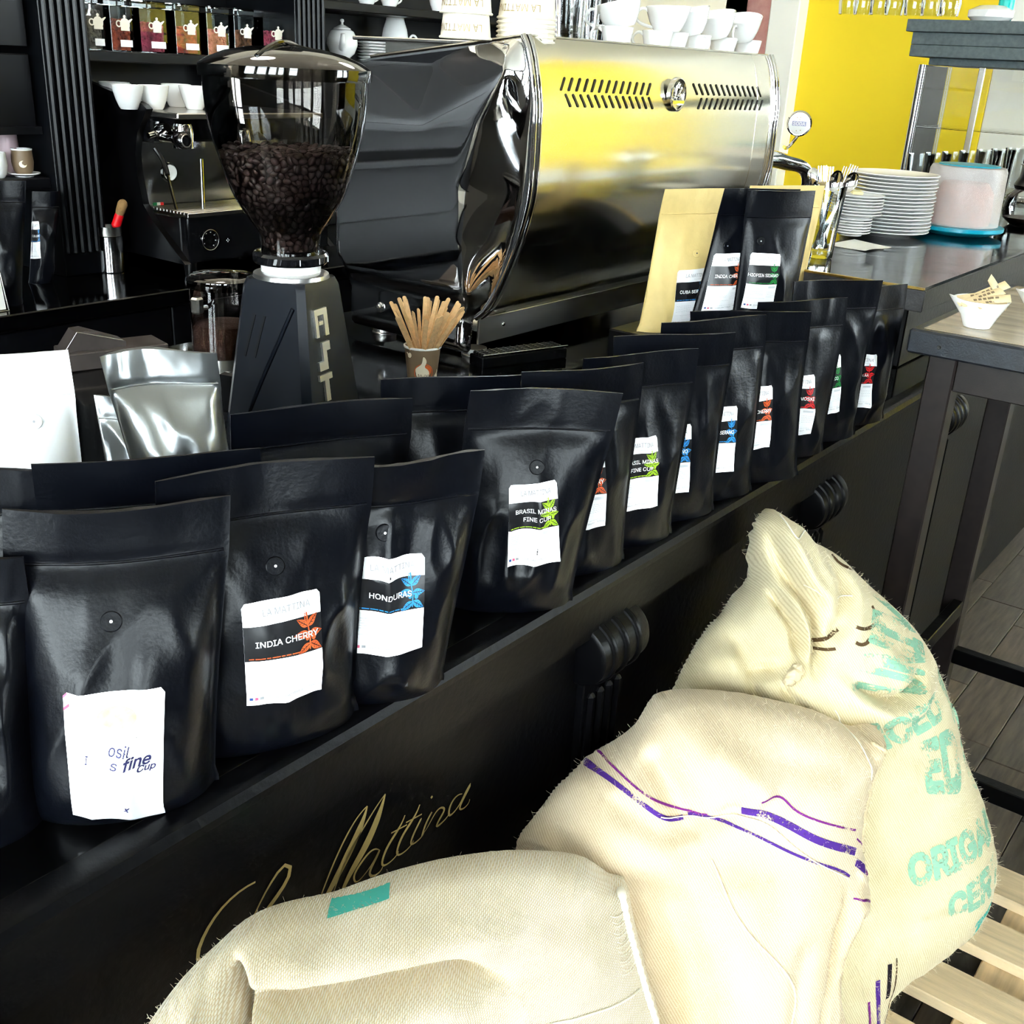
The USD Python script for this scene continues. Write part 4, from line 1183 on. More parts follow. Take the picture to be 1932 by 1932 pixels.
obj('cap_bolt', xf(lathe([(0, .012), (.006, .011), (.008, .008), (.0085, .006), (.012, .006), (.014, .003), (.0155, -.003), (0, -.003)], 28), rot((0, 1, 0), -90), b_), 'chrome', mc, world=True)
for px, py in ((715, 580), (862, 608)):
    s_ = at(px, py, 0, MX0 - .026)
    obj('side_screw', xf(lathe([(0, .006), (.006, .005), (.008, .002), (.011, .001), (.012, -.003), (0, -.003)], 22), rot((0, 1, 0), -90), s_), 'chrome', mc, world=True)
obj('top_tray', [bx(MX0 + .005, MX1 - .005, 1.392, 1.86, 1.545, 1.553, .002)], 'steel', mc, world=True)
obj('top_rail', [tube([(MX0 + .005, 1.392, 1.566), (MX1 - .005, 1.392, 1.566)], .0035, 8), tube([(MX0 + .003, 1.394, 1.565), (MX0 + .003, 1.80, 1.513)], .0035, 8)], 'steel', mc, world=True)
for x in (MX0 + .05, MX1 - .05):
    for y in (1.52, 1.80):
        obj('leg', lathe([(0, .917 - LZ), (.028, .917 - LZ), (.028, .905 - LZ), (.03, .903 - LZ), (.03, 0.0006), (0, 0.0006)], 24, (x, y, LZ)), 'steel_dull', mc, world=True)
# vents: two rows of slanted slots on each side of the badge
for (pa, pb), sg in ((((1060, 158), (1222, 168)), 1), (((1066, 189), (1222, 194)), -1), (((1310, 168), (1430, 173)), -1), (((1315, 195), (1430, 198)), 1)):
    a, b = at(*pa, 1, 1.362), at(*pb, 1, 1.362)
    for k in range(13):
        p = a + (b - a) * k / 12
        cap = LineString([(-.0078 * sg, -.0105), (.0078 * sg, .0105)]).buffer(.0026, 6)
        pts = []
        m = ext(cap, .0012)
        v = m.vertices.copy()
        z = p[2] + v[:, 1]
        m = mk(np.stack([p[0] + v[:, 0], yof(z) - .0010 + v[:, 2] * 1.2 - .0004, z], 1), m.faces[:, ::-1])
        obj('vent_slot', m, 'black_plastic', mc, world=True)
bp = at(1272, 178, 1, 1.356); bp[1] = yof(bp[2]) - .002
RB = rot((1, 0, 0), 90)
bd = obj('badge', xf(lathe([(0, .004), (.031, .004), (.0315, .010), (.034, .012), (.0375, .010), (.038, .0), (0, 0)], 40), RB, bp), 'steel_back', mc, world=True)
def bpt(pts):
    return np.array([bp + np.array([x, -.0065, z]) for x, z in pts])
obj('monogram', [tube(bpt(curve([(-.020, -.006), (-.010, -.004), (-.006, .010), (-.002, .024), (.004, .026), (.006, .020)], 20)), .0028, 8), tube(bpt(curve([(-.014, -.008), (-.004, -.010), (.004, -.018)], 10)), .0024, 8),
                  tube(bpt(curve([(.004, .014), (.012, .022), (.017, .018), (.010, .004), (.004, -.004), (.012, -.002), (.010, -.012)], 20)), .0028, 8)], 'chrome', bd, world=True, kind='stuff')
obj('badge_band', bx(bp[0] - .026, bp[0] + .030, bp[1] - .0115, bp[1] - .004, bp[2] - .021, bp[2] - .012, .001), 'chrome', bd, world=True)

# slotted rack lying behind the machine
tr = thing('drip_rack', 'black slotted drip rack with a bright front edge lying behind the big machine', 'rack', (1.93, 1.33, LZ))
ra, rb = at(912, 672, 2, .93), at(1072, 652, 2, .93)
rx = (rb - ra) / np.linalg.norm(rb - ra); ry = np.array([-rx[1], rx[0], 0]); L = np.linalg.norm(rb - ra)
RR = np.stack([rx, ry, np.array([0, 0, 1.0])], 1)
obj('rack_tray', xf(bx(0, L, .002, .055, .0005 - .03 + .0, -.006, .002), RR, ra), 'black_gloss', tr, world=True)
obj('front_edge', xf(bx(0, L, 0, .003, -.004, .001, .0005), RR, ra), 'chrome', tr, world=True)
for k in range(5):
    obj('slat', xf(bx(.006, L - .006, .008 + k * .0095, .0125 + k * .0095, -.006, -.001, .001), RR, ra), 'black_plastic', tr, world=True)
for k in range(12):
    obj('crossbar', xf(bx(.01 + k * (L - .025) / 11, .014 + k * (L - .025) / 11, .006, .053, -.0055, -.0002, .0008), RR, ra), 'black_plastic', tr, world=True)

# white cups, glasses and paper cups on the machine's top
TOPZ = 1.5535


def cup_parts(t, r0, r1, h, handle=True, m='porcelain', th=.003):
    pr = [(0, .004), (r0 * .7, .003), (r0 * .75, 0), (r0 * .85, 0), (r0, .006), (r0 + (r1 - r0) * .45, h * .4), (r0 + (r1 - r0) * .8, h * .75), (r1, h), (r1 - th * .5, h + .001), (r1 - th, h - .001), (r0 + (r1 - r0) * .8 - th, h * .75), (r0 + (r1 - r0) * .4 - th, h * .4), (r0 - th, .009), (0, .008)]
    b = obj('cup_body', lathe(pr, 36), m, t)
    if handle:
        obj('handle', tube(curve([(r0 + (r1 - r0) * .7, 0, h * .82), (r1 + .018, 0, h * .80), (r1 + .022, 0, h * .55), (r0 + .016, 0, h * .25), (r0 + .002, 0, h * .18)], 20), .0035, 8), m, t)
    return b


def stirred(px, py, Y, z):
    p = at(px, py, 1, Y); p[2] = z
    return p


lower_proto = None
spots = [(1162, 92, 0), (1238, 92, 0), (1268, 96, .6), (1312, 98, 2), (1362, 100, -.5), (1408, 104, .4)]
for i, (px, py, rz) in enumerate(spots):
    p = stirred(px, py, 1.45, TOPZ)
    lab = 'white porcelain cup on the machine top in the lower row, ' + LFT[i if i < 5 else 6]
    if lower_proto is None:
        lower_proto = thing('coffee_cup', lab, 'cup', p, rz + 2.2, 'lower white cups on the machine top'); cup_parts(lower_proto, .026, .037, .048)
    else:
        dup(lower_proto, p, rz + 2.2, lab)
labs = ['white cup stacked askew, leftmost on the machine top beside the glasses', 'white cup stacked upright, its rim level, above the machine badge', 'white cup tilted to the right, third from the right on the machine top', 'white cup tilted to the right, second from the right on the machine top', 'white cup tilted to the right, rightmost on the machine top']
up = None
for i, (px, py, tx, ty) in enumerate([(1172, 70, 0, 15), (1258, 66, 0, 2), (1302, 74, 0, 15), (1350, 78, 0, 16), (1398, 82, 0, 18)]):
    p = stirred(px, py, 1.45, TOPZ + .0475)
    if up is None:
        up = thing('stacked_cup', labs[i], 'cup', p, 0, 'upper white cups on the machine top', tilt=(tx, ty, 130)); cup_parts(up, .034, .054, .056)
    else:
        dup(up, p, 0, labs[i], tilt=(tx, ty, 110 + 20 * i))
# tumblers upside down
gp = None
for k, (px, dy) in enumerate([(1072, 0), (1100, .035), (1124, .07)]):
    p = stirred(px, 80, 1.47 + dy, TOPZ)
    if gp is None:
        gp = thing('glass_tumbler', 'clear ribbed glass on the machine top beside the paper cups, the nearest and leftmost', 'glass', p, 0, 'glasses on the machine top')
        n = 48; a = np.linspace(0, 2 * PI, n, endpoint=False)
        rr = 1 + .02 * np.cos(a * 12)
        zs = [(.028, 0), (.030, .004), (.034, .10), (.036, .14)]
        v = np.stack([np.stack([np.cos(a) * r * rr, np.sin(a) * r * rr, np.full(n, z)], 1) for r, z in zs], 1)
        obj('glass_wall', mk(v.reshape(-1, 3), grid_faces(n, len(zs), True)), 'glass_jar', gp, smooth=50)
        obj('glass_base', lathe([(0, .0005), (.0275, .0005), (.0285, .004), (.028, .010), (0, .009)], 32), 'glass_jar', gp)
    else:
        dup(gp, p, 0, 'clear ribbed glass on the machine top beside the paper cups, ' + ('', 'middle of three', 'rightmost of three')[k])
# two stacks of paper cups, bottoms up
for px, Y, nst, lab, nm in ((878, 1.49, 1, 'tall stack of cream paper cups turned upside down, left of the two on the machine top', 0), (992, 1.44, 5, 'stack of cream paper cups with ribbed rims turned upside down, right of the two on the machine top', 1)):
    p = stirred(px, 80, Y, TOPZ)
    k0 = None
    for k in range(nst + 1):
        t = thing('paper_cup', 'upside-down cream paper cup in the %s stack on the machine top, %s' % ('left' if nm == 0 else 'right', ORD[nst - k]), 'paper cup', p + np.array([0, 0, k * (.044 if nm == 0 else .0085) + .0006]), 0, ('%s paper cup stack' % ('left' if nm == 0 else 'right')))
        sc = 1.18 if nm == 0 else 1.38
        pr = [(.0432 * sc, 0), (.0445 * sc, .0022), (.0432 * sc, .0044), (.0418 * sc, .005), (.030 * sc, .112 * sc), (.029 * sc, .113 * sc), (0, .110 * sc)]
        obj('cup_wall', lathe(pr, 40), 'cream_cup', t)
        if k in (0, nst):
            # upside-down lettering round the wall
            m = flat(txt('LA MATTINA'))
            v, f = trimesh.remesh.subdivide_to_size(m.vertices, m.faces, .5)
            hgt = .010; wd = np.ptp(v[:, 0]) * hgt
            r_ = .0405 * sc
            ang0 = math.atan2(-p[1], -p[0]) - .9
            th_ = ang0 + (wd - v[:, 0] * hgt * 1.35) / r_ * .9
            zz = .026 - v[:, 1] * hgt * 1.3
            rr = (.0418 - (.0118) * (zz / sc - .005) / .107) * sc + .0004
            mm = mk(np.stack([rr * np.cos(th_), rr * np.sin(th_), zz], 1), f)
            obj('lettering', mm, 'gold_script', t)

# ------------------------------------------------------------------ coffee grinder
GX, GY, GR = 1.135, 1.285, math.radians(14)
RZI = trimesh.transformations.rotation_matrix(-GR, (0, 0, 1))[:3, :3]
gr = thing('coffee_grinder', 'black coffee grinder with a big smoky hopper half full of beans', 'coffee grinder', (GX, GY, LZ), GR)
HP = [(.044, .305), (.046, .330), (.060, .352), (.083, .39), (.101, .443), (.112, .485), (.1165, .52), (.118, .558), (.118, .562)]
zz = np.linspace(.305, .562, 40); HR = PchipInterpolator([q[1] for q in HP], [q[0] for q in HP])


def frustum(h0, z0, h1, z1, ch0, ch1):
    def ring(h, c, z):
        return [(-h + c, -h, z), (h - c, -h, z), (h, -h + c, z), (h, h - c, z), (h - c, h, z), (-h + c, h, z), (-h, h - c, z), (-h, -h + c, z)]
    return np.array(ring(h0, ch0, z0) + ring(h1, ch1, z1))


obj('grinder_body', trimesh.convex.convex_hull(np.vstack([frustum(.086, .02, .086, .03, .012, .012), frustum(.056, .285, .052, .297, .010, .011)])), 'grinder_black', gr, smooth=20)
obj('base', trimesh.convex.convex_hull(frustum(.091, .001, .091, .022, .014, .014)), 'black_plastic', gr)
sl_ = (.086 - .056) / (.285 - .03)


def face_y(x, z, lift=0):        # point on the body's -Y face
    return (x, -(.056 + (.285 - z) * sl_) - lift, z)


def face_x(y, z, lift=0):
    return (-(.056 + (.285 - z) * sl_) - lift, y, z)


def letter(poly, cx, cz, w, h, nm):
    m = ext(poly, .004)
    v = m.vertices
    P = np.array([face_y(cx + a * w, cz + b * h, c) for a, b, c in v])
    mm = mk(P, m.faces)
    if mm.volume < 0:
        mm.invert()
    obj(nm, mm, 'letter_steel', gr, smooth=20)


def lpx(px, py):
    c = RZI @ (CAM - np.array([GX, GY, LZ])); d = RZI @ pray(px, py)
    n = np.array([0, 1.0, -sl_])
    t = (-(.056 + .285 * sl_) - c @ n) / (d @ n)
    q = c + d * t
    return q[0], q[2]


A_ = Polygon([(-.5, -.5), (-.28, -.5), (-.28, .28), (.2, .28), (.2, -.5), (.5, -.5), (.5, .5), (-.5, .5)]).union(sbox(-.22, -.08, .12, .06))
S_ = Polygon([(-.5, -.5), (.2, -.5), (.2, .18), (.5, .18), (.5, .5), (-.1, .5), (-.1, -.18), (-.5, -.18)])
T_ = sbox(-.5, .28, .5, .5).union(sbox(-.14, -.5, .2, .3))
for poly, c in ((A_, (603, 608)), (S_, (609, 671)), (T_, (614, 730))):
    cx_, cz_ = lpx(*c)
    letter(poly, cx_, cz_, .034, .042, 'letter')
g1, g2 = .045, -.062
obj('body_crease', cat([tube([face_x(-.042, .262, .0005), face_x(.008, .15, .0), face_x(.058, .03, -.001)], .0035, 8)]), 'grinder_black', gr)
for y0_ in (.008, .026):
    obj('vent_slot', tube([face_x(y0_, .245, -.0022), face_x(y0_ + .016, .18, -.0022)], .0035, 6), 'black_plastic', gr)
obj('collar_plate', lathe([(0, .297), (.058, .297), (.057, .303), (.049, .306), (0, .306)], 40), 'steel_dull', gr)
obj('collar_ring', lathe([(.040, .306), (.0455, .306), (.0455, .318), (.040, .319)], 40), 'porcelain', gr)
obj('adjusting_ring', lathe([(0, .319), (.055, .319), (.057, .322), (.057, .331), (.054, .335), (.046, .336), (0, .336)], 44), 'black_gloss', gr)
for a_ in (-2.3, -1.7, -1.2):
    obj('index_mark', xf(bx(.0565, .0578, -.0006, .0006, .322, .331, .0003), rot((0, 0, 1), math.degrees(a_))), 'ink_white', gr)
hp = np.array([(float(HR(z)), z) for z in zz])
hp2 = [(r, z + .03) for r, z in hp]
obj('hopper', lathe([(r, z) for r, z in hp2], 64), 'hopper_smoke', gr, smooth=True)
LZ0 = .592
obj('hopper_lid', lathe([(.118, LZ0 - .012), (.1225, LZ0 - .012), (.1235, LZ0 - .004), (.1225, LZ0 + .004), (.110, LZ0 + .012), (.085, LZ0 + .022), (.05, LZ0 + .029), (0, LZ0 + .032)], 64), 'hopper_lid', gr, smooth=40)
obj('lid_rib', [tube(curve([(-.095, -.02, LZ0 + .016), (-.05, -.012, LZ0 + .030), (0, 0, LZ0 + .036), (.05, .012, LZ0 + .030), (.095, .02, LZ0 + .016)], 20), .004, 8), tube(curve([(.0, -.1, LZ0 + .014), (0, -.05, LZ0 + .028), (0, 0, LZ0 + .034)], 12), .0012, 6)], 'hopper_lid', gr, kind='stuff')
# beans: a packed layer against the wall and over the top
bean = trimesh.creation.icosphere(1, 1.0); bean.apply_scale((.0070, .0050, .0040))
bv = bean.vertices.copy(); bv[:, 2] = np.where(bv[:, 2] < 0, bv[:, 2] * .6, bv[:, 2]); bean.vertices = bv
rng = np.random.default_rng(12)
bs = []
lev = .475
def put_bean(r, th_, z, flat=True):
    q = trimesh.transformations.rotation_matrix(rng.uniform(0, 2 * PI), (0, 0, 1))[:3, :3]
    w = np.array([math.cos(th_), math.sin(th_), -.35]); w /= np.linalg.norm(w)
    u1 = np.cross((0, 0, 1), w); u1 /= np.linalg.norm(u1); u2 = np.cross(w, u1)
    R_ = np.stack([u1, u2, w if flat else w * -1], 1) if flat else np.eye(3)
    jig = trimesh.transformations.euler_matrix(*rng.normal(0, .3, 3))[:3, :3]
    bs.append(bean.vertices @ (R_ @ jig @ q).T + np.array([r * math.cos(th_), r * math.sin(th_), z]))


for layer in (0, 1):
    for z in np.arange(.345, lev, .0092):
        rw = float(HR(min(z - .03, .562))) - .0062 - layer * .006
        n_ = int(2 * PI * rw / .0128)
        for i in range(n_):
            put_bean(rw - rng.random() * .0015, 2 * PI * (i + .5 * layer + rng.uniform(-.25, .25)) / n_ + z * 60, z + rng.normal(0, .0016))
for k in range(420):
    r = (float(HR(lev - .03)) - .008) * math.sqrt(rng.random()); th_ = rng.uniform(0, 2 * PI)
    put_bean(r, th_, lev + .004 + rng.normal(0, .003), False)
nb = len(bean.vertices)
obj('coffee_beans', mk(np.vstack(bs), np.vstack([bean.faces + nb * i for i in range(len(bs))])), 'beans', gr, smooth=True, kind='stuff')
obj('bean_core', lathe([(0, .338)] + [(float(HR(z - .03)) - .0125, z) for z in np.linspace(.338, lev - .006, 12)] + [(0, lev + .004)], 32), 'beans', gr)
# doser
dc = RZI @ (at(421, 560, 1, GY + .155) - np.array([GX, GY, LZ]))
dx, dy = dc[0], dc[1]
D0 = (dx, dy, 0)
obj('doser_base', lathe([(0, .06), (.052, .06), (.053, .065), (.053, .148), (0, .148)], 44, D0), 'steel', gr)
obj('doser_foot', lathe([(0, .001), (.046, .001), (.046, .06), (0, .06)], 36, D0), 'black_plastic', gr)
obj('doser_chamber', lathe([(.0535, .148), (.0535, .262)], 44, D0), 'hopper_smoke', gr, smooth=True)
obj('ground_coffee', lathe([(0, .1485), (.051, .1485), (.051, .19), (.046, .198), (.02, .203), (0, .204)], 36, D0), 'ground_coffee', gr)
obj('doser_lid', lathe([(.054, .258), (.057, .259), (.058, .266), (.057, .273), (.048, .278), (.02, .281), (0, .281)], 44, D0), 'hopper_lid', gr)
obj('doser_bridge', bx(dx - .03, .03, min(dy, .07), max(dy, .07), .05, .14, .004) if False else bx(min(dx, -.02), max(dx, .04), .06, dy, .06, .13, .004), 'black_plastic', gr)
obj('dose_lever', [tube([(dx - .056, dy - .01, .235), (dx - .085, dy - .02, .24)], .004, 8), cb((dx - .09, dy - .02, .245), (.016, .016, .026), .003)], 'steel', gr, kind='stuff')

# ------------------------------------------------------------------ stirrers in a paper cup
cp = at(796, 722, 2, LZ + .0005)
sc_ = thing('stirrer_cup', 'brown printed paper cup holding wooden stirrers', 'paper cup', cp)
CH = .078
obj('cup_wall', lathe([(0, .004), (.027, .004), (.0275, 0), (.0285, 0), (.0365, CH - .002), (.0355, CH - .003), (.0275, .006), (0, .006)], 44), 'cup_brown', sc_)
obj('rim', lathe([(.036, CH - .003), (.0385, CH - .002), (.0385, CH + .001), (.036, CH + .002), (.0355, CH - .001)], 44), 'porcelain', sc_)
va = math.atan2(-cp[1], -cp[0])


def on_cup(poly, lift):
    m = flat(ext(poly, .02)); v, f = trimesh.remesh.subdivide_to_size(m.vertices, m.faces, .006)
    z = .034 + v[:, 1]; r = .0285 + .008 * z / CH + lift
    th_ = va + .10 - v[:, 0] / .033 * -1
    return mk(np.stack([r * np.cos(th_), r * np.sin(th_), z], 1), f)


fl_ = Polygon(np.vstack([curve([(-.016, -.006), (-.014, .006), (-.004, .016), (-.001, .029), (.005, .018), (.002, .008), (.008, .002), (.012, -.008), (.002, -.020), (-.010, -.018), (-.016, -.006)], 60)])).buffer(0)
obj('red_disc', on_cup(Point(0, -.006).buffer(.0205).difference(Point(0, -.006).buffer(.0185)).union(Point(.004, -.002).buffer(.0125)), .0005), 'cup_red', sc_)
obj('flame_print', on_cup(fl_, .0009), 'cup_flame', sc_)
tg = flat(txt('to go')); tg.vertices = tg.vertices * .0075; tg.apply_translation((-tg.bounds[:, 0].mean(), -.014, 0))
v, f = tg.vertices, tg.faces
z = .034 + v[:, 1]; th_ = va + .10 + v[:, 0] / .033
obj('cup_lettering', mk(np.stack([(.0285 + .008 * z / CH + .0013) * np.cos(th_), (.0285 + .008 * z / CH + .0013) * np.sin(th_), z], 1), f), 'cup_brown', sc_)
obj('swirl_print', [on_cup(affinity.translate(affinity.scale(fl_, .45, .45), .036, -.016), .0006), on_cup(affinity.translate(affinity.rotate(affinity.scale(fl_, .4, .3), 70), -.030, .026), .0006)], 'cup_flame', sc_, kind='stuff')
rnd = random.Random(8)
st0 = None
shape = LineString([(-.082, 0), (.082, 0)]).buffer(.0046, 8)
for k in range(34):
    a = rnd.uniform(0, 2 * PI) if k > 14 else -2.6 + k * .22 + rnd.uniform(-.1, .1)
    rt = .031 if k < 24 else rnd.uniform(.01, .03)
    foot = np.array([-.012 * math.cos(a), -.012 * math.sin(a), .008])
    rim_ = np.array([rt * math.cos(a), rt * math.sin(a), CH - .004])
    d = rim_ - foot; d /= np.linalg.norm(d)
    Ln = .172
    mid = foot + d * Ln / 2 + np.array([0, 0, rnd.uniform(-.004, .012)])
    tang = np.cross(d, (0, 0, 1)); tang /= np.linalg.norm(tang); nrm = np.cross(d, tang)
    q = rnd.uniform(-.9, .9)
    t2 = tang * math.cos(q) + nrm * math.sin(q); n2 = np.cross(d, t2)
    M = np.eye(4); M[:3, 0], M[:3, 1], M[:3, 2] = d, t2, n2; M[:3, 3] = mid + cp
    x = UsdGeom.Xform.Define(stage, numbered('/World/wooden_stirrer'))
    x.AddTransformOp().Set(Gf.Matrix4d(*[float(e) for e in M.T.ravel()]))
    tag(x.GetPrim(), 'thin flat wooden stirrer standing in the brown paper cup', 'stirrer', 'wooden stirrers in the paper cup')
    t = T(x.GetPrim(), (0, 0, 0))
    if st0 is None:
        st0 = t
        mm = ext(shape, .0014); mm.apply_translation((0, 0, -.0007)); obj('stick', mm, 'stir_wood', t)
    else:
        x.GetPrim().GetReferences().AddInternalReference(st0.prim.GetPath()); x.GetPrim().SetInstanceable(True)
        for kk, vv in (('label', 'thin flat wooden stirrer standing in the brown paper cup'),):
            pass

# folded brown metal tray behind the white bag
tp = at(225, 690, 2, LZ)
ft = thing('folded_tray', 'brown folded metal tray between the white bag and the grinder', 'tray', tp)
a, b = at(128, 672, 2, .935), at(318, 650, 2, .935)
ux = (b - a) / np.linalg.norm(b - a); uy = np.array([-ux[1], ux[0], 0]); Lb = np.linalg.norm(b - a)
RB2 = np.stack([ux, uy, np.array([0, 0, 1.0])], 1)
obj('tray_body', xf(bx(0, Lb, .0, .09, -.034, .002, .002), RB2, a), 'tray_brown', ft, world=True)
wedge = Polygon([(.0, 0.002), (.028, .040), (.048, .041), (.125, .012), (.125, .002)])
m = ext(wedge, .05); m = xf(m, np.array([[1., 0, 0], [0, 0, 1], [0, 1, 0]])); m.invert()
obj('folded_lid', xf(m, RB2, a + uy * .02), 'tray_brown', ft, world=True)
obj('bright_edge', xf(tube([(0, .019, .003), (.028, .019, .041), (.118, .019, .015)], .0012, 6), RB2, a), 'steel', ft, world=True)

# ------------------------------------------------------------------ far end wall: cream, pink, white and yellow fields
def wally(px, py=120):
    return at(px, py, 0, X1 - .01)[1]


YA, YB, YC, YD, YE = wally(1100), wally(1237), wally(1458), wally(1512), wally(1876)
obj('cream_field', bx(X1 - .02, X1 - .001, min(YB, YA), Y1, 0, ZC, .001), 'cream_wall', wr)
obj('pink_field', bx(X1 - .03, X1 - .001, YC, YB, 0, ZC, .002), 'pink_paper', wr)
obj('white_pillar', bx(X1 - .14, X1 - .001, YD, YC + .0, 0, ZC, .006), 'white_wall', wr)
obj('yellow_field', bx(X1 - .025, X1 - .001, YE, YD, 0, ZC, .002), 'yellow_wall', wr)
obj('grey_field', bx(X1 - .02, X1 - .001, -.7, YE - .002, 0, ZC, .002), 'white_wall', wr)
obj('yellow_panel', bx(X1 - .02, X1 - .001, Y0 + .1, -.72, .7, ZC, .002), 'yellow_wall', wr)

# ------------------------------------------------------------------ dark back counter and shelf unit
BZ = .90
bc = thing('back_counter', 'black glossy back counter along the wall behind the bar', 'counter', (1.8, 2.8, 0))
obj('worktop', bx(-1.5, 4.2, 2.50, 3.17, BZ - .04, BZ, .003), 'black_worktop', bc, world=True)
for k in range(-2, 5):
    obj('cabinet_door', bx(.2 + k * .8 + .002, .2 + (k + 1) * .8 - .002, 2.53, 2.555, .08, BZ - .05, .003), 'black_shelf', bc, world=True)
obj('cabinet_body', bx(-1.5, 4.2, 2.556, 3.17, .0, BZ - .0405, .002), 'black_shelf', bc, world=True)
SYF = 2.86
sh = thing('shelf_unit', 'tall black shelf unit with fluted pilasters against the back wall', 'shelf unit', (2.2, 3.0, BZ))
XE = at(1155, 10, 1, SYF)[0]
obj('back_board', bx(-1.5, XE, 3.16, 3.18, BZ + .001, 2.6, .001), 'black_shelf', sh, world=True)
xl0, xl1 = at(76, 0, 1, SYF - .05)[0], at(164, 0, 1, SYF - .05)[0]
xr0, xr1 = at(563, 50, 1, SYF - .05)[0], at(617, 50, 1, SYF - .05)[0]
for xa, xb, zb in ((xl0, xl1, BZ + .001), (xr0, xr1, BZ + .001), (XE - .05, XE, BZ + .001)):
    fl2 = [bx(xa, xb, SYF - .035, 3.159, zb, 2.6, .002)]
    n_ = 6
    for k in range(n_):
        xc = xa + (xb - xa) * (k + .5) / n_
        fl2.append(bx(xc - (xb - xa) * .33 / n_, xc + (xb - xa) * .33 / n_, SYF - .05, SYF - .03, zb + .06, 2.6, .005))
    obj('pilaster', fl2, 'shelf_edge', sh, world=True)
zj = at(350, 103, 1, SYF)[2]
zc_ = at(640, 118, 1, SYF)[2]
zu = at(700, 8, 1, SYF)[2]
obj('shelf', bx(xl1 + .001, xr0 - .001, SYF, 3.159, zj - .028, zj, .003), 'black_shelf', sh, world=True)
obj('shelf', bx(xr1 + .001, XE - .051, SYF, 3.159, zc_ - .028, zc_, .003), 'black_shelf', sh, world=True)
obj('shelf', bx(xr1 + .001, XE - .051, SYF, 3.159, zu - .028, zu, .003), 'black_shelf', sh, world=True)
zl = at(40, 337, 1, SYF)[2]
obj('shelf', bx(-1.5, xl0 - .001, SYF - .01, 3.159, zl - .028, zl, .003), 'black_shelf', sh, world=True)
z1, z2 = at(40, 92, 1, SYF)[2], at(40, 245, 1, SYF)[2]
for za, zb in ((zl + .13, z2 - .012), (z2 + .004, z1 - .012), (z1 + .004, 2.0)):
    obj('drawer_front', bx(-1.5, xl0 - .012, SYF + .01, SYF + .03, za, zb, .003), 'black_shelf', sh, world=True)

# tea jars
rng = np.random.default_rng(3)
mat('tea_dark', (.05, .042, .035), .7, base2=(.25, .2, .14), vscale=70)
mat('tea_orange', (.55, .08, .02), .6, base2=(.12, .02, .015), vscale=60)
mat('tea_pink', (.6, .07, .14), .6, base2=(.16, .02, .04), vscale=60)
mat('tea_red', (.75, .06, .04), .6, base2=(.14, .03, .02), vscale=60)
mat('tea_rose', (.75, .13, .2), .6, base2=(.3, .03, .06), vscale=60)
mat('tea_brown', (.3, .11, .04), .6, base2=(.07, .03, .015), vscale=60)
POT = Point(0, 0).buffer(.34).union(sbox(-.3, -.36, .3, -.2)).union(Polygon([(.25, .0), (.55, .3), (.5, .34), (.2, .2)])).union(Point(0, .42).buffer(.09)).union(Point(-.42, .02).buffer(.2).difference(Point(-.42, .02).buffer(.12)))
POTm = flat(ext(POT, .02))
jl = ['dark dried leaves, leftmost on the shelf', 'orange fruit tea, second from left', 'pink fruit tea, third from left', 'red orange tea, fourth from left', 'rose fruit tea, fifth from left', 'brown orange tea, sixth from left', 'dark pink tea, rightmost']
for k, (pa, pb, m, fill) in enumerate([(166, 204, 'tea_dark', .72), (211, 257, 'tea_orange', .58), (266, 320, 'tea_pink', .56), (333, 382, 'tea_red', .52), (392, 437, 'tea_rose', .5), (443, 484, 'tea_brown', .52), (497, 544, 'tea_pink', .55)]):
    a, b = at(pa, 96 + k * 3, 1, SYF + .02), at(pb, 97 + k * 3, 1, SYF + .02)
    w = b[0] - a[0] - .008; xc = (a[0] + b[0]) / 2; h = .135
    t = thing('tea_jar', 'square clear jar with teapot label, filled with ' + jl[k], 'jar', (xc, SYF + .02 + w / 2, zj + .0006))
    v = w / 2
    obj('jar_wall', [bx(-v, v, -v, -v + .002, 0, h * .86, .0008), bx(-v, v, v - .002, v, 0, h * .86, .0008), bx(-v, -v + .002, -v + .002, v - .002, 0, h * .86, .0008), bx(v - .002, v, -v + .002, v - .002, 0, h * .86, .0008), bx(-v + .002, v - .002, -v + .002, v - .002, 0, .002, .0008)], 'glass_jar', t, smooth=False, kind='stuff')
    obj('lid', bx(-v - .002, v + .002, -v - .002, v + .002, h * .86 + .0005, h, .003), 'glass_jar', t)
    lump = trimesh.creation.icosphere(0, 1.0)
    P = []
    top = h * fill
    for q in range(230):
        s_ = rng.uniform(.004, .0075)
        face = q % 3
        p = np.array([rng.uniform(-v + .009, v - .009), rng.uniform(-v + .009, v - .009), rng.uniform(.008, top)])
        if face == 0: p[1] = -v + .0095
        if face == 1: p[0] = -v + .0095
        if face == 2: p[2] = top
        P.append(lump.vertices * s_ * rng.uniform(.6, 1.1, 3) + p)
    P.append(trimesh.creation.box((2 * v - .014, 2 * v - .014, top - .006)).vertices + np.array([0, 0, top / 2]))
    F = [lump.faces + 12 * i for i in range(230)] + [trimesh.creation.box((1, 1, 1)).faces + 12 * 230]
    obj('contents', mk(np.vstack(P), np.vstack(F)), m, t, smooth=False, kind='stuff')
    sgn = POTm.copy(); sgn.vertices = sgn.vertices * .046
    obj('pot_sticker', xf(sgn, np.array([[1., 0, 0], [0, 0, -1], [0, 1, 0]]), (v * .25, -v - .0006, h * .52)), 'cream_wall', t)
    obj('label', bx(-v * .25, v * .85, -v - .0012, -v - .0002, .012, .030, .0003), 'label_white', t)

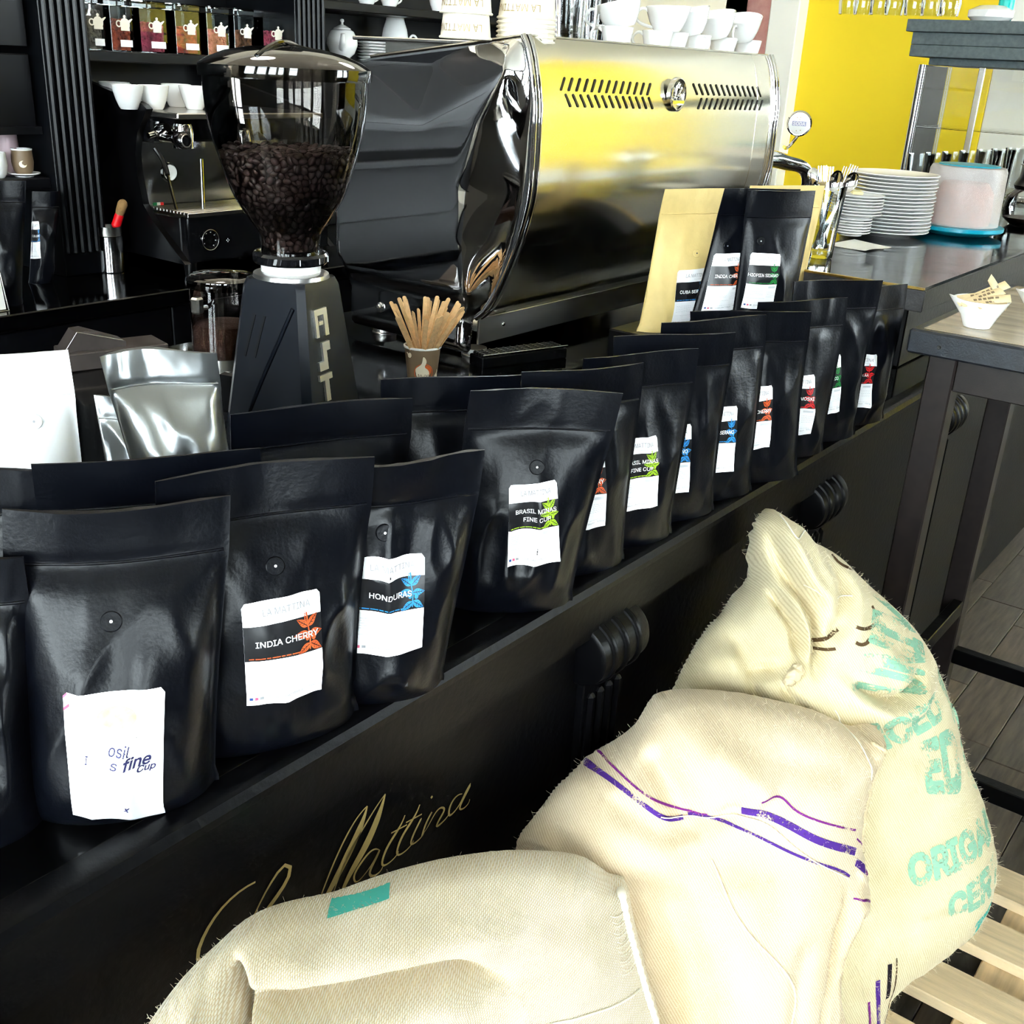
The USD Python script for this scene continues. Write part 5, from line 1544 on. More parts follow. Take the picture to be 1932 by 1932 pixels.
# white tea service on the shelf
tp_ = at(646, 112, 1, SYF + .10); tp_[2] = zc_ + .0006
t = thing('teapot', 'round white porcelain teapot with knob lid on the upper shelf', 'teapot', tp_)
obj('pot_body', lathe([(0, 0), (.024, 0), (.025, .006), (.022, .010), (.042, .028), (.053, .055), (.052, .075), (.040, .098), (.03, .104), (0, .104)], 40), 'porcelain', t, smooth=40)
obj('lid', lathe([(.031, .104), (.029, .108), (.012, .117), (.005, .119), (.004, .125), (.0075, .130), (.006, .136), (0, .138)], 32), 'porcelain', t)
obj('spout', tube(curve([(-.03, -.03, .045), (-.048, -.05, .065), (-.055, -.06, .09)], 12), np.linspace(.012, .007, 12), 12), 'porcelain', t)
pp = at(712, 108, 1, SYF + .12)
pl0 = None
def plate_mesh(r, h=.014):
    return lathe([(0, .002), (r * .52, .002), (r * .54, 0), (r * .58, 0), (r * .62, .003), (r * .86, h * .62), (r, h), (r, h + .002), (r * .985, h + .0025), (r * .84, h * .8), (r * .6, .006), (0, .005)], 48)
for k in range(8):
    p = (pp[0], pp[1] + .02, zc_ + .0006 + k * .0098)
    if pl0 is None:
        pl0 = thing('tea_plate', 'white side plate in the stack beside the teapot, undermost', 'plate', p, 0, 'side plates on the shelf'); obj('plate', plate_mesh(.058, .010), 'porcelain', pl0)
    else:
        dup(pl0, p, 0, 'white side plate in the stack beside the teapot, ' + ORD[7 - k])
vp = at(745, 100, 1, SYF + .17); vp[2] = zc_ + .0006
t = thing('white_jug', 'tall white porcelain coffee jug behind the plates on the shelf', 'jug', vp)
obj('jug_body', lathe([(0, 0), (.03, 0), (.035, .01), (.05, .04), (.052, .075), (.044, .12), (.034, .150), (.033, .158), (0, .156)], 40), 'porcelain', t, smooth=40)
up_ = at(778, 100, 1, SYF + .12); up_[2] = zc_ + .0006
t = thing('white_pot', 'white sugar pot with large ring handle on the shelf', 'pot', up_)
obj('pot_body', lathe([(0, 0), (.03, 0), (.042, .02), (.045, .035), (.034, .052), (.012, .060), (0, .061)], 36), 'porcelain', t, smooth=40)
a_ = np.linspace(-.3, PI * 2 - .6, 30)
obj('handle', tube(np.stack([.004 + .021 * np.cos(a_), 0 * a_, .080 + .022 * np.sin(a_)], 1), .004, 8), 'porcelain', t)
for k, (px, lab) in enumerate([(692, 'white cup on the top shelf, leftmost'), (735, 'white cup on the top shelf, middle'), (828, 'white round pot on the top shelf beside the paper cups')]):
    p = at(px, 4 + (16 if k == 2 else 0), 1, SYF + .06); p[2] = zu + .0006
    t = thing('shelf_cup', lab, 'cup', p); cup_parts(t, .026, .04, .055)

# cups on the left shelf, bags and card on the back counter
for k, (px, m, lab, hh, r) in enumerate([(46, 'cup_brown', 'brown patterned espresso cup on a saucer on the left shelf', .062, .026), (20, 'mauve', 'mauve cup standing behind the brown cup on the left shelf', .105, .028), (-6, 'porcelain', 'white patterned cup cut by the left picture edge', .065, .028)]):
    if m == 'mauve' and 'mauve' not in MATS:
        mat('mauve', (.45, .33, .36), .4)
    p = at(px, 333, 1, SYF + .04 + (.05 if k == 1 else 0)); p[2] = zl + .0006
    t = thing('espresso_cup', lab, 'cup', p)
    if k == 0:
        obj('saucer', plate_mesh(.042, .008), 'porcelain', t)
    z0_ = .006 if k == 0 else 0
    obj('cup_wall', lathe([(0, z0_), (r * .7, z0_), (r * .95, z0_ + .01), (r * 1.08, z0_ + hh * .5), (r, hh + z0_), (r - .003, hh + z0_), (r - .003, z0_ + .01), (0, z0_ + .008)], 32), m, t)
    if k == 0:
        obj('rim', lathe([(r - .003, hh + z0_), (r + .001, hh + z0_), (r + .001, hh + z0_ + .004), (r - .003, hh + z0_ + .004), (r - .003, hh + z0_)], 32), 'porcelain', t)
        sw = Point(0, 0).buffer(.009).difference(Point(.004, .003).buffer(.006)).union(Point(-.002, -.004).buffer(.004))
        vv = math.atan2(-p[1], -p[0])
        m2 = flat(ext(sw, .01)); v2 = m2.vertices; rr = r * 1.075 + .001
        obj('swirl_print', mk(np.stack([rr * np.cos(vv + v2[:, 0] / r), rr * np.sin(vv + v2[:, 0] / r), z0_ + hh * .45 + v2[:, 1]], 1), m2.faces), 'cup_flame', t)
b = Bag('shelf_bag', 'black coffee bag on the back counter at the left picture edge', 'coffee bag', (-30, 344), (48, 338), (14, 580), seed=71, wr=.6, yaw=-.35, d=.07, z0=BZ)
b = Bag('shelf_bag', 'black coffee bag with small label beside the left pilaster', 'coffee bag', (62, 362), (113, 360), (86, 536), seed=73, wr=1.0, yaw=-.2, d=.07, z0=BZ)
b.sticker([(54, 417), (73, 417), (77, 487), (55, 487)], 'CUBA SERANO')
cd = at(4, 588, 2, BZ)
t = thing('card_stand', 'small black card stand with tan card at the left picture edge', 'card stand', cd)
obj('card', xf(bx(-.03, .012, 0, .003, .004, .085, .001), rot((1, 0, 0), -8)), 'paper', t)
obj('frame', [tube([(-.03, -.002, .0015), (.016, -.002, .0015), (.013, .012, .09), (-.03, .012, .09)], .0018, 6)], 'steel', t)

# stainless pot with pastry brush
kp = at(212, 512, 2, BZ + .0)
KR = .036
t = thing('steel_canister', 'stainless steel canister standing on the back counter', 'canister', kp + np.array([0, 0, .0006]))
obj('can_wall', lathe([(0, 0), (KR * .97, 0), (KR, .003), (KR, .100), (KR * 1.05, .103), (KR * .95, .104), (KR * .94, .099), (KR * .93, .004), (0, .004)], 44), 'chrome_soft', t, smooth=40)
obj('back_rim', lathe([(KR * .98, .104), (KR * 1.0, .128), (KR * .97, .128), (KR * .95, .104)], 44), 'steel', t, smooth=40)
br = kp + np.array([.004, 0, .082])
d_ = RIGHT * .36 + np.array([0, 0, .9]); d_ /= np.linalg.norm(d_)
t = thing('pastry_brush', 'brush with red band and brown bristles standing in the steel canister', 'brush', br)
obj('handle', tube([(0, 0, -.055), d_ * .05], .006, 12), 'light_wood', t)
obj('band', tube([d_ * .046, d_ * .052, d_ * .082, d_ * .086], [.010, .0135, .0125, .012], 18), 'red_band', t)
obj('bristles', tube([d_ * .084, d_ * .10, d_ * .118, d_ * .126, d_ * .13], [.011, .0135, .014, .010, .004], 18), 'bristle', t)

# ------------------------------------------------------------------ small espresso machine on the back counter
FY = 2.60
def mp(px, py, Y=FY):
    return at(px, py, 1, Y)
q0 = mp(352, 500); EX = q0[0]
e = thing('small_espresso_machine', 'smaller black and steel espresso machine on the back counter behind the grinder', 'espresso machine', (EX + .25, FY + .2, BZ))
EXR = EX + .55
prof2 = [(FY - .01, BZ + .045)]
for px, py in ((292, 412), (277, 385), (266, 330), (262, 290), (266, 250), (284, 206)):
    p = at(px, py, 0, EX); prof2.append((p[1], p[2]))
tl = at(188, 156, 0, EX)
zt = prof2[-1][1]
prof2 += [(prof2[-1][0] + .02, zt + .012), (FY + .40, zt + .06), (FY + .42, zt), (FY + .44, BZ + .045)]
obj('side_panel', ext_yz(Polygon(prof2).buffer(0), EX - .012, EX + .008), 'black_plastic', e, world=True)
obj('side_panel', ext_yz(Polygon(prof2).buffer(0), EXR - .008, EXR + .012), 'black_plastic', e, world=True)
zg = at(300, 405, 1, FY + .02)[2]
obj('base_front', bx(EX + .009, EXR - .009, FY - .005, FY + .03, BZ + .045, zg - .012, .004), 'black_gloss', e, world=True)
obj('base_body', bx(EX + .009, EXR - .009, FY + .03, FY + .43, BZ + .045, zg - .014, .003), 'black_plastic', e, world=True)
obj('drip_edge', bx(EX + .009, EXR - .009, FY - .008, FY + .002, zg - .0115, zg, .001), 'steel', e, world=True)
for k in range(12):
    obj('grate_bar', bx(EX + .02, EXR - .02, FY + .008 + k * .0155, FY + .016 + k * .0155, zg - .008, zg - .001, .001), 'steel', e, world=True)
obj('back_splash', bx(EX + .009, EXR - .009, FY + .20, FY + .43, zg - .013, zt - .045, .003), 'chrome_soft', e, world=True)
obj('group_housing', bx(EX + .009, EXR - .009, FY + .13, FY + .43, zt - .09, zt - .02, .006), 'black_gloss', e, world=True)
obj('cup_tray', bx(EX + .009, EXR - .009, FY + .01, FY + .43, zt - .0195, zt - .004, .003), 'steel', e, world=True)
for x in (EX + .05, EXR - .05):
    for y in (FY + .05, FY + .38):
        obj('leg', lathe([(0, .0006), (.016, .0006), (.02, .045), (0, .045)], 18, (x, y, BZ)), 'black_plastic', e, world=True)
dl = mp(394, 452, FY - .006)
obj('dial', xf(lathe([(0, .003), (.024, .003), (.0245, .008), (.028, .008), (.029, .0), (0, 0)], 36), rot((1, 0, 0), 90), dl), 'black_gloss', e, world=True)
obj('dial_ring', xf(lathe([(.0275, .0082), (.0285, .009), (.0295, .0082)], 36), rot((1, 0, 0), 90), dl), 'steel', e, world=True)
for k in range(7):
    a_ = -.9 + k * .75
    obj('dial_mark', cb((dl[0] + .021 * math.cos(a_), dl[1] - .0036, dl[2] + .021 * math.sin(a_)), (.004, .001, .0025), .0004), 'ink_white', e, world=True)
ic = mp(430, 453, FY - .0055)
for ox, oz in ((0, .004), (0, -.004), (.004, 0), (-.004, 0)):
    obj('button_mark', cb((ic[0] + ox, ic[1], ic[2] + oz), (.003, .001, .003), .0004), 'ink_white', e, world=True)
fp_ = at(290, 388, 1, FY + .1985)
for k, m in enumerate(('glow_green', 'flag_white', 'flag_red')):
    obj('flag_band', bx(fp_[0] + k * .0115, fp_[0] + (k + 1) * .0115 - .0002, FY + .1975, FY + .1995, fp_[2] - .008, fp_[2] + .008, .0003), m, e, world=True)
for px, py in ((345, 265), (455, 275)):
    g = at(px, py, 1, FY + .09)
    obj('group_head', lathe([(0, -.02), (.03, -.02), (.031, .02), (.026, .045), (0, .045)], 28, g), 'chrome', e, world=True)
kb = at(352, 266, 1, FY - .02)
obj('portafilter', [tube([kb + np.array([0, .11, .0]), kb + np.array([0, .03, 0])], .011, 12)], 'chrome', e, world=True)
obj('portafilter_knob', xf(lathe([(0, .0), (.014, .0), (.021, .006), (.0235, .012), (.022, .03), (.014, .05), (0, .05)], 28), rot((1, 0, 0), -90), kb), 'black_gloss', e, world=True)
obj('knob_ring', xf(lathe([(.014, -.0008), (.016, -.0012), (.0175, .001)], 28), rot((1, 0, 0), -90), kb), 'steel', e, world=True)
sp_ = at(318, 325, 1, FY + .15)
obj('pressure_gauge', xf(lathe([(0, .004), (.022, .004), (.022, .009), (.026, .009), (.027, 0), (0, 0)], 32), rot((1, 0, 0), 90), sp_), 'chrome', e, world=True)
obj('gauge_face', xf(lathe([(0, .0048), (.0215, .0048), (.0215, .004), (0, .004)], 32), rot((1, 0, 0), 90), sp_), 'paper', e, world=True)
w0, w1, w2, w3 = at(292, 280, 1, FY + .08), at(310, 310, 1, FY + .05), at(316, 330, 1, FY + .03), at(333, 395, 1, FY + .02)
obj('steam_wand', tube([w2, w3], .0042, 10), 'chrome', e, world=True)
obj('wand_grip', tube(curve([w0, w1, w2], 12), .007, 10), 'black_plastic', e, world=True)
obj('steam_valve', [xf(lathe([(0, 0), (.016, 0), (.018, .02), (.012, .04), (0, .04)], 20), rot((1, 0, 0), 70), at(300, 248, 1, FY + .11)), tube([at(280, 256, 1, FY + .1), at(330, 240, 1, FY + .1)], .008, 10)], 'chrome', e, world=True, kind='stuff')
obj('water_pipe', tube([at(380, 300, 1, FY + .08), at(384, 395, 1, FY + .06)], .0045, 8), 'chrome', e, world=True)
cl = ['white cup with small lettering, leftmost on the small espresso machine', 'white cup with handle, second on the small espresso machine', 'white cup with handle, third on the small espresso machine', 'white cup on the small espresso machine, half behind the hopper', 'white cup stacked on another beside the hopper']
c0 = None
for k, (px, py, Y) in enumerate([(219, 200, FY + .34), (243, 196, FY + .17), (292, 205, FY + .17), (335, 205, FY + .28), (368, 205, FY + .17)]):
    p = at(px, py, 1, Y); p[2] = zt - .0035 + (.0 if k < 5 else 0)
    if k == 0 or k == 4:
        pass
    if c0 is None:
        c0 = thing('machine_cup', cl[k], 'cup', p, 0, 'cups on the small espresso machine'); cup_parts(c0, .026, .043, .062)
    else:
        dup(c0, p, .3 * k, cl[k])

# ------------------------------------------------------------------ things on the raised service counter
S0 = SZ + .0006
gp_ = at(1545, 486, 2, SZ)
t = thing('cutlery_glass', 'ribbed tall glass holding forks and spoons at the corner of the raised counter', 'glass', (gp_[0], gp_[1], S0))
n = 48; a = np.linspace(0, 2 * PI, n, endpoint=False); rr = 1 + .03 * np.cos(a * 10)
zs = [(0.029, 0), (.031, .003), (.032, .015), (.034, .08), (.042, .175), (.041, .176), (.033, .08), (.0295, .02)]
v = np.stack([np.stack([np.cos(a) * r * (rr if q < 4 else 1), np.sin(a) * r * (rr if q < 4 else 1), np.full(n, z)], 1) for q, (r, z) in enumerate(zs)], 1)
obj('glass_wall', mk(v.reshape(-1, 3), grid_faces(n, len(zs), True)), 'glass_jar', t, smooth=50)
obj('glass_base', lathe([(0, .001), (.028, .001), (.030, .012), (.028, .018), (0, .016)], 32), 'glass_jar', t)
rnd = random.Random(2)


def cutlery(kind, foot, tip, face, lab, grp):
    d = np.asarray(tip, float) - np.asarray(foot, float); L = np.linalg.norm(d); d /= L
    f = face - d * (face @ d); f /= np.linalg.norm(f); s_ = np.cross(d, f)
    M = np.eye(4); M[:3, 0], M[:3, 1], M[:3, 2], M[:3, 3] = s_, f, d, foot
    x = UsdGeom.Xform.Define(stage, numbered('/World/' + kind))
    x.AddTransformOp().Set(Gf.Matrix4d(*[float(e_) for e_ in M.T.ravel()]))
    tag(x.GetPrim(), lab, kind.split('_')[-1], grp)
    t = T(x.GetPrim(), (0, 0, 0))
    zz_ = np.linspace(0, L - .05, 14)
    obj('handle', mk(np.concatenate([np.stack([np.interp(zz_, [0, .02, .1, L - .05], [.005, .0065, .003, .003]) * sx, np.full(14, .0008 * sy), zz_], 1) for sx, sy in ((-1, -1), (1, -1), (1, 1), (-1, 1))]), np.vstack([np.array([[i, i + 1, ((c + 1) % 4 - c) * 14 + i + 1], [i, ((c + 1) % 4 - c) * 14 + i + 1, ((c + 1) % 4 - c) * 14 + i]]) + c * 14 for c in range(4) for i in range(13)])), 'chrome', t)
    if kind.endswith('spoon'):
        m = trimesh.creation.icosphere(3, 1.0); vv = m.vertices.copy()
        vv[:, 1] = np.where(vv[:, 1] > 0, vv[:, 1] * .06, vv[:, 1]); m.vertices = vv
        bowl = vv.copy(); bowl[:, 1] = -np.abs(bowl[:, 1]) + 0
        inner = m.copy(); m.vertices = np.stack([vv[:, 0] * .0165, np.clip(vv[:, 1], -1, 0) * .008 + np.where(vv[:, 1] > 0, -(1 - vv[:, 0] ** 2 - vv[:, 2] ** 2).clip(0) ** .5 * .0068, 0), L - .024 + vv[:, 2] * .026], 1)
        obj('bowl', m, 'chrome', t, smooth=60)
    else:
        obj('fork_head', [bx(-.011, .011, -.001, .001, L - .055, L - .038, .0008)] + [bx(xx - .0018, xx + .0018, -.001, .001, L - .040, L, .0007) for xx in (-.0092, -.0031, .0031, .0092)], 'chrome', t)


G = np.array([gp_[0], gp_[1], S0])
vw = -np.array([G[0], G[1], 0]) / np.hypot(G[0], G[1])
rt_ = np.array([RIGHT[0], RIGHT[1], 0]); rt_ /= np.linalg.norm(rt_)
for k, (px, py, kind, lab) in enumerate([(1572, 300, 'table_spoon', 'spoon with its dark bowl turned to the camera, left one in the cutlery glass'), (1604, 303, 'table_spoon', 'spoon with its dark bowl turned to the camera, right one in the cutlery glass'), (1540, 290, 'table_fork', 'fork standing in the cutlery glass, left of the two spoons'), (1553, 292, 'table_fork', 'fork standing in the cutlery glass, just left of the spoons and behind'), (1522, 300, 'table_spoon', 'spoon leaning to the left in the cutlery glass'), (1600, 286, 'table_fork', 'fork leaning to the right behind the spoons'), (1588, 292, 'table_fork', 'fork standing between and behind the two spoons')]):
    off = rt_ * (px - 1560) / FPX * 2.7
    tip = G + off + np.array([0, 0, .21 + (300 - py) * .0009]) + vw * (.012 if k < 2 else -.01 - .006 * k)
    foot = G - off * .2 + np.array([0, 0, .022]) + vw * (.004 if k < 2 else -.004) + rt_ * .003 * (k - 3)
    cutlery(kind, foot, tip, vw * (1 if k < 2 else -1), lab, None)

pc = at(1668, 442, 2, SZ)
p0 = None
for k in range(17):
    z = S0 + k * .0098
    loc = (pc[0] + .002 * math.sin(k * 2.1), pc[1] + .002 * math.cos(k * 1.7), z)
    if p0 is None:
        p0 = thing('dinner_plate', 'white dinner plate in the tall stack on the raised counter, undermost', 'plate', loc, 0, 'dinner plates in the tall stack'); obj('plate', plate_mesh(.125, .016), 'porcelain', p0)
    else:
        dup(p0, loc, k, 'white dinner plate in the tall stack on the raised counter, ' + ORD[16 - k])
# napkin below the saucers
nq = [at(1556, 462, 2, SZ), at(1632, 475, 2, SZ), at(1682, 468, 2, SZ), at(1612, 452, 2, SZ)]
nv = []
for i in range(9):
    for j in range(9):
        a_, b_ = i / 8, j / 8
        p = (1 - a_) * (1 - b_) * nq[0] + a_ * (1 - b_) * nq[1] + a_ * b_ * nq[2] + (1 - a_) * b_ * nq[3]
        nv.append(p + np.array([0, 0, .0012 + .006 * max(0, a_ - .7) * (1 + math.sin(b_ * 6))]))
m = mk(nv, grid_faces(9, 9)); m2 = m.copy(); m2.vertices = m2.vertices - np.array([0, 0, .0008]); m2.invert()
solo('napkin', cat([m, m2]), 'paper', 'white paper napkin lying under the stack of saucers', 'napkin', smooth=True)
sc0 = at(1602, 450, 2, SZ); z = S0 + .010
s0 = None
for k in range(6):
    loc = (sc0[0], sc0[1], z + k * .0075)
    if s0 is None:
        s0 = thing('saucer', 'small white saucer in the low stack beside the cutlery glass, undermost', 'saucer', loc, 0, 'lower saucers'); obj('plate', plate_mesh(.055, .010), 'porcelain', s0)
    else:
        dup(s0, loc, k, 'small white saucer in the low stack beside the cutlery glass, ' + ORD[5 - k])
z2_ = z + 6 * .0075 + .004
s1 = None
for k in range(7):
    loc = (sc0[0] + .006, sc0[1] - .004, z2_ + k * .0082)
    if s1 is None:
        s1 = thing('saucer_plate', 'white side plate on top of the small saucers beside the cutlery glass, lowest', 'saucer', loc, 0, 'upper side plates'); obj('plate', plate_mesh(.072, .012), 'porcelain', s1)
    else:
        dup(s1, loc, k, 'white side plate on top of the small saucers, ' + ORD[6 - k])
ys = np.array([sc0[0], sc0[1], z2_ + 7 * .0082 + .010])
solo('butter_pat', xf(cb((0, 0, 0), (.05, .03, .008), .002), rot((0, 0, 1), 30), ys), 'butter', 'pale yellow paper sachet on the small stack of plates', 'sachet') if 'butter' in MATS else None

# cake box
cc = at(1804, 440, 2, SZ); CR = .108
t = thing('cake_box', 'round cake carrier with turquoise base and frosted cover', 'cake carrier', (cc[0], cc[1], S0))
obj('base', lathe([(0, .012), (CR * .7, .010), (CR * .72, .0), (CR * .80, .0), (CR * 1.18, .012), (CR * 1.22, .016), (CR * 1.22, .026), (CR * 1.1, .028), (0, .024)], 56), 'teal', t)
obj('cover', lathe([(CR * 1.05, .029), (CR * 1.02, .185), (CR * .97, .196), (CR * .62, .199)], 56), 'cake_plastic', t, smooth=40)
obj('lid_grip', lathe([(0, .2035), (CR * .80, .201), (CR * .82, .198), (CR * .6, .1985), (0, .1985)], 48), 'teal', t)
mat('cake', (.55, .2, .12), .8, var=.4, vscale=30)
obj('cake', lathe([(0, .03), (CR * .8, .03), (CR * .82, .05), (CR * .78, .12), (CR * .6, .15), (0, .155)], 40), 'cake', t)

# coffee pot at the right edge
cf = at(1934, 425, 2, SZ)
t = thing('coffee_pot', 'round glass coffee pot with black collar at the right picture edge', 'coffee pot', (cf[0], cf[1], S0))
obj('pot_glass', lathe([(0, .001), (.05, .001), (.075, .02), (.083, .055), (.076, .09), (.05, .115)], 44), 'glass_jar', t, smooth=True)
obj('coffee', lathe([(0, .003), (.048, .003), (.070, .018), (.073, .024), (0, .024)], 40), 'beans', t)
obj('collar', lathe([(.048, .112), (.056, .113), (.062, .125), (.050, .150), (.046, .185), (.055, .190), (.040, .192), (.040, .115)], 36), 'black_plastic', t, smooth=40)
# tall glasses
gx0 = None
for k, px in enumerate((1722, 1752, 1784, 1815, 1846, 1872, 1898)):
    p = at(px, 395, 2, SZ) if False else at(px, 385, 1, 1.20 - .012 * k)
    loc = (p[0], 1.20 - .012 * k, S0)
    if gx0 is None:
        gx0 = thing('tall_glass', 'clear tall glass in the row behind the cake carrier, leftmost', 'glass', loc, 0, 'tall glasses behind the cake carrier')
        obj('glass_wall', lathe([(0, .001), (.034, .001), (.036, .012), (.042, .17), (.044, .205), (.0425, .205), (.040, .17), (.034, .016), (0, .012)], 36), 'glass_jar', gx0, smooth=45)
    else:
        dup(gx0, loc, 0, 'clear tall glass in the row behind the cake carrier, ' + LFT[k])

# display case
DX = 4.7
c1, c2 = at(1712, 40, 0, DX), at(1725, 118, 0, DX)
yl = c1[1]
t = thing('display_case', 'glass display case with dark slatted crown and chrome post on the raised counter', 'display case', (DX + .2, yl - .5, S0))
zt0, zt1, zt2, zt3, zt4 = [at(1740, y_, 0, DX)[2] for y_ in (36, 60, 84, 107, 121)]
ye = -.25
for za, zb, off, nm in ((zt1 + .001, zt0, 0, 0), (zt2 + .001, zt1, .022, 1), (zt3 + .001, zt2, .022, 2), (zt4, zt3, .085, 3)):
    obj('crown_board', bx(DX + off, DX + .5, ye, yl - off, za, zb, .002), 'crown_slate', t, world=True)
yp = at(1741, 125, 0, DX + .1)[1]
obj('post', tube([(DX + .1, yp, S0), (DX + .1, yp, zt4)], .016, 16), 'chrome_soft', t, world=True, smooth=40)
obj('post', tube([(DX + .1, ye + .08, S0), (DX + .1, ye + .08, zt4)], .016, 16), 'chrome_soft', t, world=True, smooth=40)
obj('glass_pane', bx(DX + .098, DX + .102, ye + .1, yp - .018, S0 + .02, zt4 - .001, .001), 'case_glass', t, world=True)
obj('glass_pane', bx(DX + .118, DX + .48, yp - .004, yp, S0 + .02, zt4 - .001, .001), 'case_glass', t, world=True)
ym_ = at(1840, 200, 0, DX + .1)[1]
obj('mullion', bx(DX + .094, DX + .106, ym_ - .012, ym_ + .012, S0 + .001, zt4 - .001, .002), 'steel', t, world=True)
zs_ = at(1800, 243, 0, DX + .25)[2]
obj('glass_shelf', bx(DX + .11, DX + .47, ye + .1, yp - .006, zs_, zs_ + .006, .001), 'case_glass', t, world=True)
obj('case_floor', bx(DX + .05, DX + .5, ye, yp + .02, S0, S0 + .018, .002), 'steel', t, world=True)
# things on and behind the case
w_ = at(1868, 34, 0, DX + .2); 
t = thing('white_bowl', 'white lidded bowl on top of the display case', 'bowl', (w_[0], w_[1], zt0 + .0006))
obj('bowl', lathe([(0, 0), (.06, 0), (.085, .02), (.086, .045), (.05, .062), (0, .066)], 40), 'porcelain', t)
tq = at(1885, 10, 0, DX + .26)
solo('turquoise_bottle', lathe([(0, 0), (.028, 0), (.03, .01), (.03, .10), (.012, .14), (.012, .17), (0, .17)], 28, (tq[0] + .1, tq[1], zt0 + .0006)), 'teal_light', 'turquoise bottle on top of the display case behind the white bowl', 'bottle')
# hanging glasses above
rk = at(1720, -60, 0, 5.3)
hg = thing('glass_rack', 'ceiling rack above the yellow wall that the stemmed glasses hang from', 'rack', (5.3, rk[1], 2.0))
zr_ = at(1720, -70, 0, 5.3)[2]
obj('rail', [bx(5.28, 5.32, rk[1] - .5, rk[1] + .6, zr_, zr_ + .012, .002)], 'steel', hg, world=True)
for yy in (rk[1] - .48, rk[1] + .58):
    obj('hanger', tube([(5.3, yy, zr_ + .012), (5.3, yy, ZC)], .006, 8), 'steel', hg, world=True)
h0 = None
for k, px in enumerate((1612, 1640, 1672, 1700, 1738, 1770, 1806)):
    yy = at(px, -60, 0, 5.3)[1]
    loc = (5.3, yy, zr_ - .0006)
    if h0 is None:
        h0 = thing('hanging_glass', 'clear stemmed glass hanging before the yellow wall, leftmost', 'wine glass', loc, 0, 'hanging stemmed glasses')
        obj('glass', lathe([(0, 0), (.034, -.001), (.034, -.003), (.006, -.008), (.004, -.07), (.012, -.085), (.040, -.115), (.046, -.16), (.040, -.21), (.0385, -.21), (.0445, -.16), (.038, -.115), (.010, -.088), (0, -.085)], 32), 'glass_jar', h0, smooth=50)
    else:
        dup(h0, loc, 0, 'clear stemmed glass hanging before the yellow wall, ' + LFT[k])

# soda tap
sd = at(1508, 233, 1, 1.46); SXc, SYc, SZc = sd
t = thing('soda_tap', 'chrome drinks tap with a round white SODA badge beyond the big espresso machine', 'tap', (SXc, SYc, LZ))
fdir = -np.array([sd[0], sd[1], 0]); fdir /= np.linalg.norm(fdir); fdir = np.array([fdir[0] - .25, fdir[1] - .1, 0]); fdir /= np.linalg.norm(fdir)
up3 = np.array([0, 0, 1.0]); rt3 = np.cross(up3, fdir); RBD = np.stack([rt3, up3, fdir], 1)
obj('badge_rim', xf(lathe([(0, -.012), (.036, -.012), (.038, -.006), (.038, .004), (.034, .006), (0, .004)], 40), RBD, sd), 'chrome', t, world=True)
obj('badge_face', xf(lathe([(0, .0075), (.032, .007), (.034, .004), (0, .004)], 40), RBD, sd), 'porcelain', t, world=True)
obj('badge_band', xf(bx(-.021, .021, -.007, .007, .0072, .0082, .0003), RBD, sd), 'lilac', t, world=True)
sm = flat(txt('SODA', True)); sm.vertices = sm.vertices * .0095; sm.apply_translation((-sm.bounds[:, 0].mean(), -.0048, .0086 - sm.bounds[:, 2].max()))
obj('badge_lettering', xf(sm, RBD, sd), 'ink_white', t, world=True)
for ox, oy in ((.002, .018), (-.008, .017), (.006, -.019), (-.006, -.021), (.0, .012)):
    obj('badge_dot', xf(lathe([(0, .0085), (.0014, .0082), (.0014, .007), (0, .007)], 10, (ox, oy, 0)), RBD, sd), 'gold_edge', t, world=True)
st_ = at(1478, 285, 1, 1.46)
obj('stem', tube(curve([sd - up3 * .036, sd - up3 * .05 - rt3 * .008, st_ + up3 * .012], 10), .005, 10), 'chrome', t, world=True)
sA, sB, sC2 = at(1440, 300, 1, 1.46), at(1490, 308, 1, 1.46), at(1524, 345, 1, 1.46)
obj('spout', tube(curve([sA, (sA + sB) / 2 + up3 * .004, sB, sC2, sC2 - up3 * .02], 24), np.linspace(.026, .020, 24), 20), 'chrome', t, world=True, smooth=60)
obj('column', lathe([(0, .0006), (.05, .0006), (.05, .01), (.03, .016), (.03, sA[2] - LZ), (0, sA[2] - LZ + .02)], 32, (sA[0], 1.46, LZ)), 'chrome', t, world=True)

# sugar bowls on the table
b1 = at(1842, 618, 2, TZ)
def sugar_bowl(p, lab, pk):
    t = thing('sugar_bowl', lab, 'bowl', (p[0], p[1], TZ + .002))
    n = 56; a = np.linspace(0, 2 * PI, n, endpoint=False)
    ad = math.atan2(RIGHT[1], RIGHT[0]) + PI
    rad = [(0.0, .0), (.024, .0), (.026, .004), (.034, .022), (.050, .052), (.048, .052), (.031, .022), (.022, .006), (0, .005)]
    ring = []
    for q, (r, z) in enumerate(rad):
        bump_ = np.exp(-((np.angle(np.exp(1j * (a - ad)))) / .28) ** 2)
        k_ = max(0, z - .02) / .032
        rr_ = r * (1 + .28 * bump_ * k_) if r else a * 0
        ring.append(np.stack([np.cos(a) * rr_, np.sin(a) * rr_, z + .006 * bump_ * k_], 1))
    v = np.stack(ring, 1)
    obj('bowl', mk(v.reshape(-1, 3), grid_faces(n, len(rad), True)), 'porcelain', t, smooth=50)
    return t


